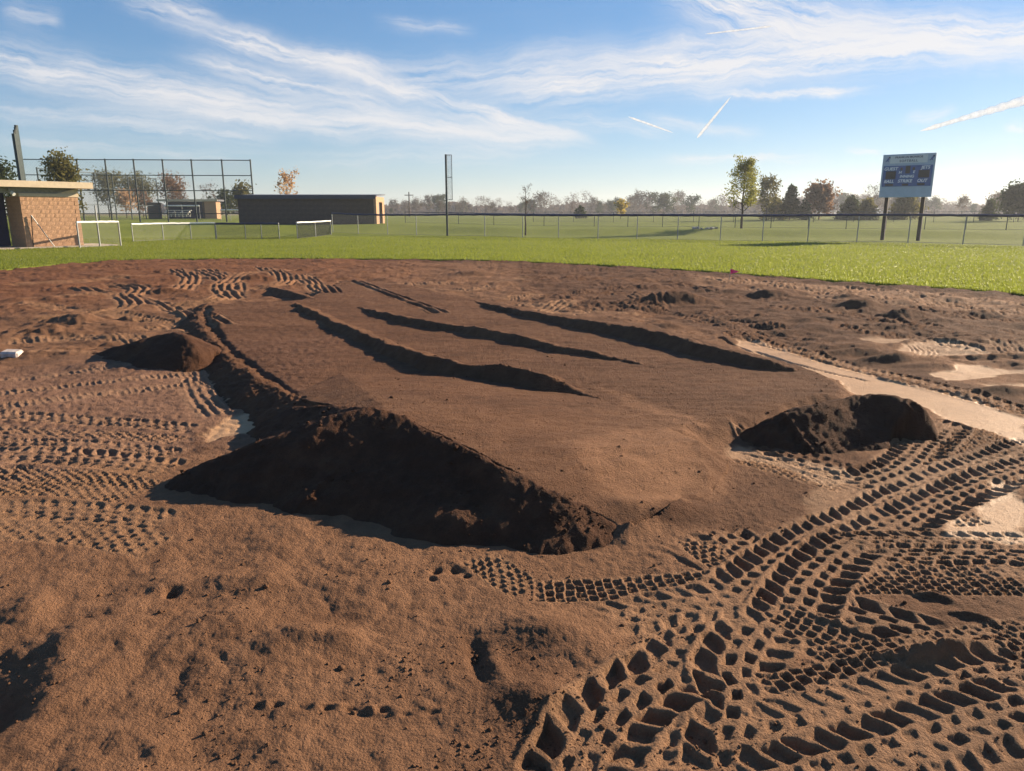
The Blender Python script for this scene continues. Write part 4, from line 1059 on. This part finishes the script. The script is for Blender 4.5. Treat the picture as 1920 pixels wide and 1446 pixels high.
# ------------------------------------------------------------------ small things
p = at(22, 662, .04)
pz = float(ground(np.array([p[0]]), np.array([p[1]]))[0][0])
b = MB().box((-.10, -.085, -.03), (.10, .085, .06)).build('base', M_BASE, None, .02, (p[0], p[1], pz), (R(4), R(3), R(8)))
tag(b, 'white square base lying on the soil at the far left', 'base')
p = at(1368, 526)
pz = float(ground(np.array([p[0]]), np.array([p[1]]))[0][0])
t = thing('marker_flag', 'small bright pink marker flag stuck in the dark soil near the grass edge', 'marker flag', (p[0], p[1], pz))
MB().tube((0, 0, -.08), (0, 0, .20), .004, n=5).build('stake', M_GALV, t)
m = MB(); nx = 5
pts = []
for i in range(nx + 1):
    for j in range(4):
        u = i / nx; q = j / 3; pts.append((.002 + .13 * u, .02 * math.sin(u * 5 + q), .20 - .10 * q - .05 * u * (1 - q) + .045 * u * q))
m.poly(pts, [(i * 4 + j, (i + 1) * 4 + j, (i + 1) * 4 + j + 1, i * 4 + j + 1) for i in range(nx) for j in range(3)])
t.scale = (1.7, 1.7, 1.4)
fo = m.build('flag', M_PINK, t); sm = fo.modifiers.new('thick', 'SOLIDIFY'); sm.thickness = .002
# white rocks beyond the fence
rx0, ry0 = xy_base(1322, 58); 
t = thing('rock_pile', 'low heap of pale rocks on the grass beyond the outfield fence', 'rock pile', (rx0, ry0, T(rx0, ry0)))
g = random.Random(21)
for k in range(20):
    bm = bmesh.new(); bmesh.ops.create_icosphere(bm, subdivisions=1, radius=1)
    s_ = g.uniform(.05, .15)
    for v_ in bm.verts: v_.co = Vector((v_.co.x * s_ * 1.4, v_.co.y * s_, v_.co.z * s_ * .8)) * g.uniform(.75, 1.2)
    me = bpy.data.meshes.new('rock'); bm.to_mesh(me); bm.free()
    link('rock', me, M_ROCK, t, (g.uniform(-.9, .95), g.uniform(-.5, .5), s_ * .4), (g.uniform(0, 3), 0, g.uniform(0, 6)))


# ------------------------------------------------------------------ trees
def branches(rng, h, spread, levels, trunk_frac=.25, nmain=9, twig=3, up=.6):
    segs = []; tips = []
    def grow(p, d, L, r, lev):
        steps = 3; q = Vector(p); dd = Vector(d)
        for k in range(steps):
            dd = (dd + Vector((rng.uniform(-.22, .22), rng.uniform(-.22, .22), rng.uniform(-.06, .22)))).normalized()
            nq = q + dd * (L / steps); ra = r * (1 - .25 * k); rb = r * (1 - .25 * (k + 1))
            segs.append((q.copy(), nq.copy(), ra, rb, lev)); q = nq
            if lev < levels and (k > 0 or lev > 1):
                for _ in range(rng.randint(1, twig)):
                    a = rng.uniform(0, 2 * math.pi); side = Vector((math.cos(a), math.sin(a), rng.uniform(0, .9))).normalized()
                    grow(q, (dd * .6 + side * .8).normalized(), L * rng.uniform(.45, .68), rb * .6, lev + 1)
            if lev >= levels - 1: tips.append(q.copy())
    top = Vector((rng.uniform(-.02, .02) * h, rng.uniform(-.02, .02) * h, h * .93))
    prev = Vector((0, 0, -.3)); n = 8; r0 = h * .019
    for k in range(1, n + 1):
        t_ = k / n; q = top * t_ + Vector((rng.uniform(-.008, .008) * h, rng.uniform(-.008, .008) * h, 0))
        segs.append((prev.copy(), q.copy(), r0 * (1 - .85 * (k - 1) / n), r0 * (1 - .85 * k / n), 0)); prev = q
    tips.append(top)
    for k in range(nmain):
        f_ = trunk_frac + (1 - trunk_frac) * .88 * (k + rng.random() * .6) / nmain
        a = k * 2.4 + rng.uniform(-.4, .4)
        d = Vector((math.cos(a), math.sin(a), up + .9 * f_)).normalized()
        L = spread * (1.05 - .62 * abs(f_ - .42) * 1.4) * rng.uniform(.75, 1.1)
        grow(top * f_, d, L, r0 * .5 * (1.1 - f_), 1)
    return segs, tips
def seg_mesh(name, segs, thick=1.0):
    mb = MB()
    for a, b, ra, rb, lev in segs: mb.tube(a, b, max(ra, .004) * thick, max(rb, .003) * thick, n=7 if lev == 0 else (4 if lev == 1 else 3), cap=False)
    return mb.mesh(name, 0, True)
def leaf_mesh(name, g, centres, size, jit):
    n = len(centres)
    c = centres + g.normal(0, 1, (n, 3)) * jit
    a = g.normal(0, 1, (n, 3)); a /= np.linalg.norm(a, axis=1)[:, None]
    b = g.normal(0, 1, (n, 3)); b -= (a * b).sum(1)[:, None] * a; b /= np.linalg.norm(b, axis=1)[:, None]
    s_ = (size * g.uniform(.55, 1.3, n))[:, None]
    V = np.stack([c - a * s_, c + b * s_ * .55, c + a * s_, c - b * s_ * .55], 1).reshape(-1, 3)
    return from_np(name, V, np.arange(4 * n).reshape(-1, 4))
def make_tree(seed, h, spread, nleaf, lsize, kind='broad', trunk_frac=.25, levels=3, nmain=9, jit=.25, twig=2, thick=1.0, up=.6):
    rng = random.Random(seed); g = np.random.RandomState(seed)
    if kind == 'conifer':
        segs = [(Vector((0, 0, -.3)), Vector((0, 0, h * .97)), h * .022, h * .003, 0)]; C_ = []
        z = h * .10
        while z < h * .96:
            f_ = 1 - z / h; rad = spread * (f_ ** .75) * rng.uniform(.8, 1.15)
            for k in range(6):
                a = rng.uniform(0, 6.283); e_ = Vector((math.cos(a) * rad, math.sin(a) * rad, z - rad * .12 + rng.uniform(-.1, .25) * rad)); p0 = Vector((0, 0, z))
                segs.append((p0, e_, h * .005, h * .0015, 2))
                m_ = max(3, int(nleaf / (h * .86 / (h * .05)) / 6))
                for q in range(m_): tt = rng.uniform(.25, 1.02); C_.append(tuple(p0.lerp(e_, tt)))
            z += h * .05
        cen = np.array(C_)
    else:
        segs, tips = branches(rng, h, spread, levels, trunk_frac, nmain, twig, up)
        tp = np.array([tuple(q) for q in tips])
        cen = tp[g.randint(0, len(tp), nleaf)] if nleaf else np.zeros((0, 3))
        jit = jit
    tm = seg_mesh('trunk', segs, thick)
    cm = leaf_mesh('crown', g, cen, lsize, jit) if len(cen) else None
    return tm, cm
def place_tree(name, label, px, Y, meshes, mats, rz=0.0, scale=1.0, group=None, zoff=0.0, fat=1.0):
    x, y = xy_base(px, Y)
    t = thing(name, label, 'tree', (x, y, T(x, y) + zoff), rz, group)
    t.scale = (scale * fat, scale * fat, scale)
    tm, cm = meshes
    link('trunk', tm, mats[0], t)
    if cm is not None: link('crown', cm, mats[1], t)
    return t
L_GREEN = leafmat('leaf_green_yellow', (.07, .10, .02), (.24, .23, .05))
L_DARK = leafmat('leaf_dark_green', (.022, .035, .015), (.06, .075, .025), .3)
L_OLIVE = leafmat('leaf_olive', (.055, .06, .02), (.16, .14, .045), .4)
L_BROWN = leafmat('leaf_brown', (.12, .068, .040), (.24, .145, .085), .4)
L_ORANGE = leafmat('leaf_orange', (.34, .20, .10), (.48, .31, .17), .5)
L_YELLOW = leafmat('leaf_yellow', (.24, .19, .04), (.38, .29, .07), .5)
L_DULL = leafmat('leaf_dull', (.055, .05, .034), (.11, .085, .052), .3)
L_GREYB = leafmat('leaf_grey_brown', (.075, .058, .046), (.14, .105, .08), .3)
def hh(px, Y, top): x, y = xy_base(px, Y); return zat(top, Y) - T(x, y)

h = hh(1390, 60, 292)
place_tree('shade_tree', 'tall slender tree with green and yellow leaves behind the outfield fence', 1390, 60, make_tree(3, h, h * .19, 4200, .085, trunk_frac=.24, nmain=24, jit=.16, up=.15), (M_BARK, L_GREEN))
h = hh(985, 56, 344)
place_tree('young_tree', 'thin nearly bare young tree behind the outfield fence', 985, 56, make_tree(5, h, h * .17, 240, .05, trunk_frac=.42, nmain=9, jit=.08), (M_BARK, L_GREYB))
Y = 105; h = hh(1434, Y, 336)
place_tree('shade_tree', 'brownish loose tree right of the tall slender one', 1436, Y, make_tree(7, h, h * .27, 1300, .20, trunk_frac=.2, nmain=11, jit=.32), (M_BARK, L_OLIVE))
Y = 110; h = hh(1478, Y, 348)
place_tree('evergreen_tree', 'dark pointed evergreen left of the russet tree', 1480, Y, make_tree(8, h, h * .42, 2600, .22, 'conifer', jit=.16), (M_BARK, L_DARK))
h = hh(1536, Y, 358)
place_tree('shade_tree', 'russet brown rounded tree between two evergreens', 1535, Y, make_tree(9, h, h * .44, 2600, .24, trunk_frac=.08, nmain=14, jit=.4), (M_BARK, L_BROWN))
h = hh(1515, 112, 380)
place_tree('evergreen_tree', 'low dark bush at the foot of the russet tree', 1508, 108, make_tree(91, h, h * .6, 800, .22, 'conifer', jit=.2), (M_BARK, L_DARK))
h = hh(1600, Y, 373)
place_tree('evergreen_tree', 'wide green evergreen right of the russet tree', 1592, Y, make_tree(10, h, h * .75, 2200, .23, 'conifer', jit=.3), (M_BARK, L_DARK))
h = hh(1625, 108, 376)
place_tree('evergreen_tree', 'yellow-green evergreen beside the left scoreboard post', 1624, 108, make_tree(11, h, h * .7, 1500, .22, 'conifer', jit=.3), (M_BARK, L_OLIVE))
h = hh(1637, 120, 354)
place_tree('bare_tree', 'bare branching tree just left of the scoreboard', 1634, 120, make_tree(12, h, h * .42, 160, .12, trunk_frac=.2, nmain=12, jit=.2, levels=4, thick=1.2), (M_BARKGREY, L_GREYB))
h = hh(1690, Y, 358)
place_tree('evergreen_tree', 'large olive pine seen under the scoreboard', 1696, Y, make_tree(13, h, h * .75, 2800, .24, 'conifer', jit=.32), (M_BARK, L_OLIVE))
h = hh(1440, 104, 372)
place_tree('evergreen_tree', 'olive evergreen between the brownish tree and the dark pointed one', 1452, 112, make_tree(14, h, h * .8, 1100, .22, 'conifer', jit=.3), (M_BARK, L_OLIVE))
h = .70 * hh(1900, 95, 352)
place_tree('evergreen_tree', 'big dark tree at the right edge of the view', 1908, 95, make_tree(15, h, h * .62, 6500, .22, trunk_frac=.06, nmain=15, jit=.42), (M_BARK, L_DARK))
h = hh(1852, 120, 378)
place_tree('evergreen_tree', 'small dark evergreen left of the big tree at the right edge', 1852, 100, make_tree(16, h, h * .5, 900, .2, 'conifer', jit=.2), (M_BARK, L_DARK))
h = hh(1870, 130, 372)
place_tree('bare_tree', 'pale bare tree just left of the big dark tree at the right edge', 1866, 135, make_tree(17, h, h * .5, 400, .18, trunk_frac=.15, nmain=12, jit=.35, levels=4), (M_BARKGREY, L_GREYB))
h = hh(1803, 140, 371)
place_tree('bare_tree', 'tallest bare tree right of the scoreboard', 1802, 140, make_tree(18, h, h * .36, 260, .16, trunk_frac=.2, nmain=12, jit=.25, levels=4), (M_BARKGREY, L_GREYB))
h = hh(1163, 120, 376)
place_tree('young_tree', 'small yellow tree beyond the fences, alone near the middle', 1163, 120, make_tree(19, h, h * .32, 700, .17, trunk_frac=.12, nmain=10, jit=.22), (M_BARK, L_YELLOW))
h = hh(1090, 120, 388)
place_tree('evergreen_tree', 'dark round bush beyond the fences left of the small yellow tree', 1088, 130, make_tree(20, h, h * .8, 700, .22, 'conifer', jit=.2), (M_BARK, L_DARK))
# left side
h = hh(128, 55, 297)
place_tree('shade_tree', 'green tree with browning leaves right behind the tan dugout', 128, 55, make_tree(22, h, h * .29, 3400, .12, trunk_frac=.12, nmain=15, jit=.26), (M_BARK, L_OLIVE))
h = hh(16, 60, 312)
place_tree('shade_tree', 'dark green tree at the left edge behind the tan dugout', 10, 62, make_tree(23, h, h * .34, 2400, .14, trunk_frac=.1, nmain=14, jit=.35), (M_BARK, L_DARK))
h = .9 * hh(222, 130, 333)
place_tree('shade_tree', 'broad green tree seen through the tall backstop', 206, 130, make_tree(24, h, h * .5, 3400, .19, trunk_frac=.18, nmain=14, jit=.5), (M_BARK, L_OLIVE))
h = .9 * hh(262, 132, 344)
place_tree('shade_tree', 'second green tree behind the backstop, joined to the broad one', 262, 134, make_tree(25, h, h * .55, 3200, .19, trunk_frac=.2, nmain=14, jit=.55), (M_BARK, L_OLIVE))
h = .9 * hh(327, 140, 334)
place_tree('shade_tree', 'orange-topped tree above the distant dugout', 328, 142, make_tree(26, h, h * .42, 2800, .19, trunk_frac=.2, nmain=13, jit=.5), (M_BARK, L_BROWN))
h = .88 * hh(240, 125, 356)
place_tree('young_tree', 'small orange tree behind the backstop, left of the distant dugout', 238, 122, make_tree(27, h, h * .34, 900, .22, trunk_frac=.1, nmain=10, jit=.3), (M_BARK, L_ORANGE))
h = .85 * hh(275, 125, 362)
place_tree('young_tree', 'low rust-coloured tree touching the distant dugout', 270, 126, make_tree(28, h, h * .4, 700, .22, trunk_frac=.1, nmain=10, jit=.3), (M_BARK, L_BROWN))
h = hh(540, 82, 327)
place_tree('young_tree', 'pale orange treetop rising behind the dark building', 541, 82, make_tree(29, h, h * .30, 700, .13, trunk_frac=.34, nmain=10, jit=.15), (M_BARK, L_ORANGE))
h = hh(425, 120, 372)
place_tree('shade_tree', 'dark low tree between the distant dugout and the dark building', 424, 125, make_tree(30, h, h * .55, 1000, .26, trunk_frac=.1, nmain=11, jit=.4), (M_BARK, L_DARK))
h = hh(458, 100, 357)
place_tree('shade_tree', 'green treetop over the left end of the dark building', 458, 104, make_tree(31, h, h * .4, 1000, .22, trunk_frac=.1, nmain=11, jit=.35), (M_BARK, L_OLIVE))
h = hh(398, 140, 350)
place_tree('bare_tree', 'bare grey tree above the right end of the distant dugout', 399, 145, make_tree(32, h, h * .38, 200, .2, trunk_frac=.2, nmain=11, jit=.3), (M_BARKGREY, L_GREYB))

# the hazy far treeline
variants = []
for k in range(5): variants.append(('bare', make_tree(100 + k, 10, 4.2, 320, .32, trunk_frac=.12, nmain=13, jit=.7, levels=3, twig=3, thick=1.3)))
for k in range(4): variants.append(('thin', make_tree(110 + k, 10, 4.4, 900, .42, trunk_frac=.10, nmain=13, jit=.75)))
for k in range(3): variants.append(('dense', make_tree(120 + k, 10, 4.6, 1300, .50, trunk_frac=.06, nmain=13, jit=.8)))
labs = {'bare': ('bare_tree', 'bare twiggy tree standing in the hazy far treeline', (M_BARKGREY, L_GREYB)), 'thin': ('autumn_tree', 'thin brown-leaved tree standing in the hazy far treeline', (M_BARKGREY, L_DULL)),
        'dense': ('bushy_tree', 'dense dark tree standing in the hazy far treeline', (M_BARK, L_DARK))}
tops = [(450, 385), (600, 386), (700, 385), (745, 381), (760, 380), (785, 371), (815, 369), (850, 383), (870, 376), (905, 374), (945, 379), (990, 378), (1015, 365), (1033, 367), (1060, 378), (1092, 365), (1115, 377),
        (1150, 380), (1185, 372), (1205, 368), (1235, 372), (1262, 364), (1300, 376), (1330, 378), (1350, 370), (1420, 374), (1500, 376), (1580, 372), (1640, 372), (1690, 366), (1735, 372), (1765, 374), (1790, 378), (1830, 382), (1868, 370), (1910, 372), (1960, 368)]
g = random.Random(31)
for px in range(380, 2080, 11):
    tx = [abs(px - q[0]) for q in tops]; i = tx.index(min(tx))
    top = np.interp(px, [q[0] for q in tops], [q[1] for q in tops]) + (g.uniform(-2, 5) if tx[i] < 12 else g.uniform(4, 13))
    if px < 690: top = max(top, 384)
    Y = g.uniform(230, 330)
    ppx = px + g.uniform(-7, 7)
    kind, ms = g.choice(variants)
    nm, lb, mt = labs[kind]
    place_tree(nm, lb, ppx, Y, ms, mt, g.uniform(0, 6.28), hh(ppx, Y, top) / 10.0, 'trees in the hazy far treeline', fat=g.uniform(.8, 1.25))

# far wood behind: one mass of crowns
def far_wood():
    g = np.random.RandomState(9); cen = []
    for px in np.arange(300, 2150, 5.0):
        Y = g.uniform(380, 470)
        top = 386 + 4 * math.sin(px * .021) + 3 * math.sin(px * .057)
        if 1480 < px < 1700: top = 372 - 8 * math.exp(-((px - 1590) / 70) ** 2); Y = 600
        x, y = xy_base(px, Y); zt = zat(top + g.uniform(-2, 4), Y); zb_ = T(x, y)
        n = 60
        q = g.rand(n); cen.append(np.stack([x + g.normal(0, 3.0, n), y + g.normal(0, 5, n), zb_ + q * (zt - zb_)], 1))
    me = leaf_mesh('far_wood', g, np.vstack(cen), 1.5, .3)
    tag(link('far_wood', me, L_GREYB), 'hazy mass of woodland along the horizon', None, None, 'stuff')
far_wood()

# ------------------------------------------------------------------ vapour trails, far above
def vapourmat():
    m, t, o = newmat('vapour')
    lw = t.new('ShaderNodeLayerWeight'); lw.inputs['Blend'].default_value = .5
    n = t.noise(t.new('ShaderNodeTexCoord').outputs['Object'], .012, 4, .6)
    d = t.new('ShaderNodeBsdfDiffuse'); d.inputs[0].default_value = (.9, .9, .9, 1)
    tl = t.new('ShaderNodeBsdfTranslucent'); tl.inputs[0].default_value = (.9, .9, .9, 1)
    dm_ = t.new('ShaderNodeMixShader'); t.l.new(d.outputs[0], dm_.inputs[1]); t.l.new(tl.outputs[0], dm_.inputs[2])
    tr = t.new('ShaderNodeBsdfTransparent')
    fac = t.math('MULTIPLY', t.maprange(lw.outputs['Facing'], 0.1, 1.0, .75, 0.0), t.maprange(n, .3, .65, .5, 1.0))
    mx = t.new('ShaderNodeMixShader'); t.put(mx.inputs[0], fac)
    t.l.new(tr.outputs[0], mx.inputs[1]); t.l.new(dm_.outputs[0], mx.inputs[2]); t.l.new(mx.outputs[0], o.inputs['Surface'])
    return m
M_VAP = vapourmat()
def contrail(label, pts, r0, r1, Y=9000):
    """photo points give the direction; the trail hangs at distance Y"""
    P = []
    for px, py in pts:
        u, v = sky_uv(px, py); P.append(Vector((u * Y, Y, H + v * Y)))
    g = random.Random(len(label)); n = 26; m = MB(); k = 8; o0 = P[0]
    d = (P[-1] - P[0]); a = d.normalized().cross(Vector((0, 1, 0))).normalized(); b = Vector((0, 1, 0))
    V = []; Fc = []
    for i in range(n + 1):
        t_ = i / n; c = d * t_; r = (r0 + (r1 - r0) * t_) * g.uniform(.8, 1.2) * (min(1, (1 - t_) * 8 + .05)) * min(1, t_ * 12 + .1)
        for q in range(k): an = 2 * math.pi * q / k; V.append(tuple(c + a * r * math.cos(an) + b * r * math.sin(an) + a * g.uniform(-.1, .1) * r))
    for i in range(n):
        for q in range(k): Fc.append((i * k + q, i * k + (q + 1) % k, (i + 1) * k + (q + 1) % k, (i + 1) * k + q))
    me = bpy.data.meshes.new('contrail'); me.from_pydata(V, [], Fc); me.polygons.foreach_set('use_smooth', [True] * len(Fc))
    o = link('contrail', me, M_VAP, None, o0); o.visible_shadow = True
    return tag(o, label, 'contrail')
pxm = 9000 / F
contrail('short steep white contrail in the middle of the right half of the sky', [(1307, 259), (1370, 182)], 3.4 * pxm, 1.6 * pxm)
contrail('long broad contrail at the right edge above the scoreboard', [(1725, 246), (1990, 168)], 3.5 * pxm, 11 * pxm)
contrail('faint thin contrail sloping down to the right, left of the steep one', [(1262, 249), (1178, 219)], 1.0 * pxm, 2.2 * pxm)
contrail('fine contrail along the underside of the big cloud band', [(1322, 64), (1450, 49)], 1.0 * pxm, 2.0 * pxm)

# ------------------------------------------------------------------ the hazy air
def haze():
    m, t, o = newmat('haze')
    v = t.new('ShaderNodeVolumePrincipled')
    v.inputs['Color'].default_value = (.86, .91, 1.0, 1); v.inputs['Density'].default_value = .0005; v.inputs['Anisotropy'].default_value = .35
    t.l.new(v.outputs[0], o.inputs['Volume'])
    ob = boxobj('haze', (-1100, -1100, -1.3), (1100, 1100, 26), m)
    tag(ob, 'pale morning haze over the fields', None, None, 'stuff')
haze()
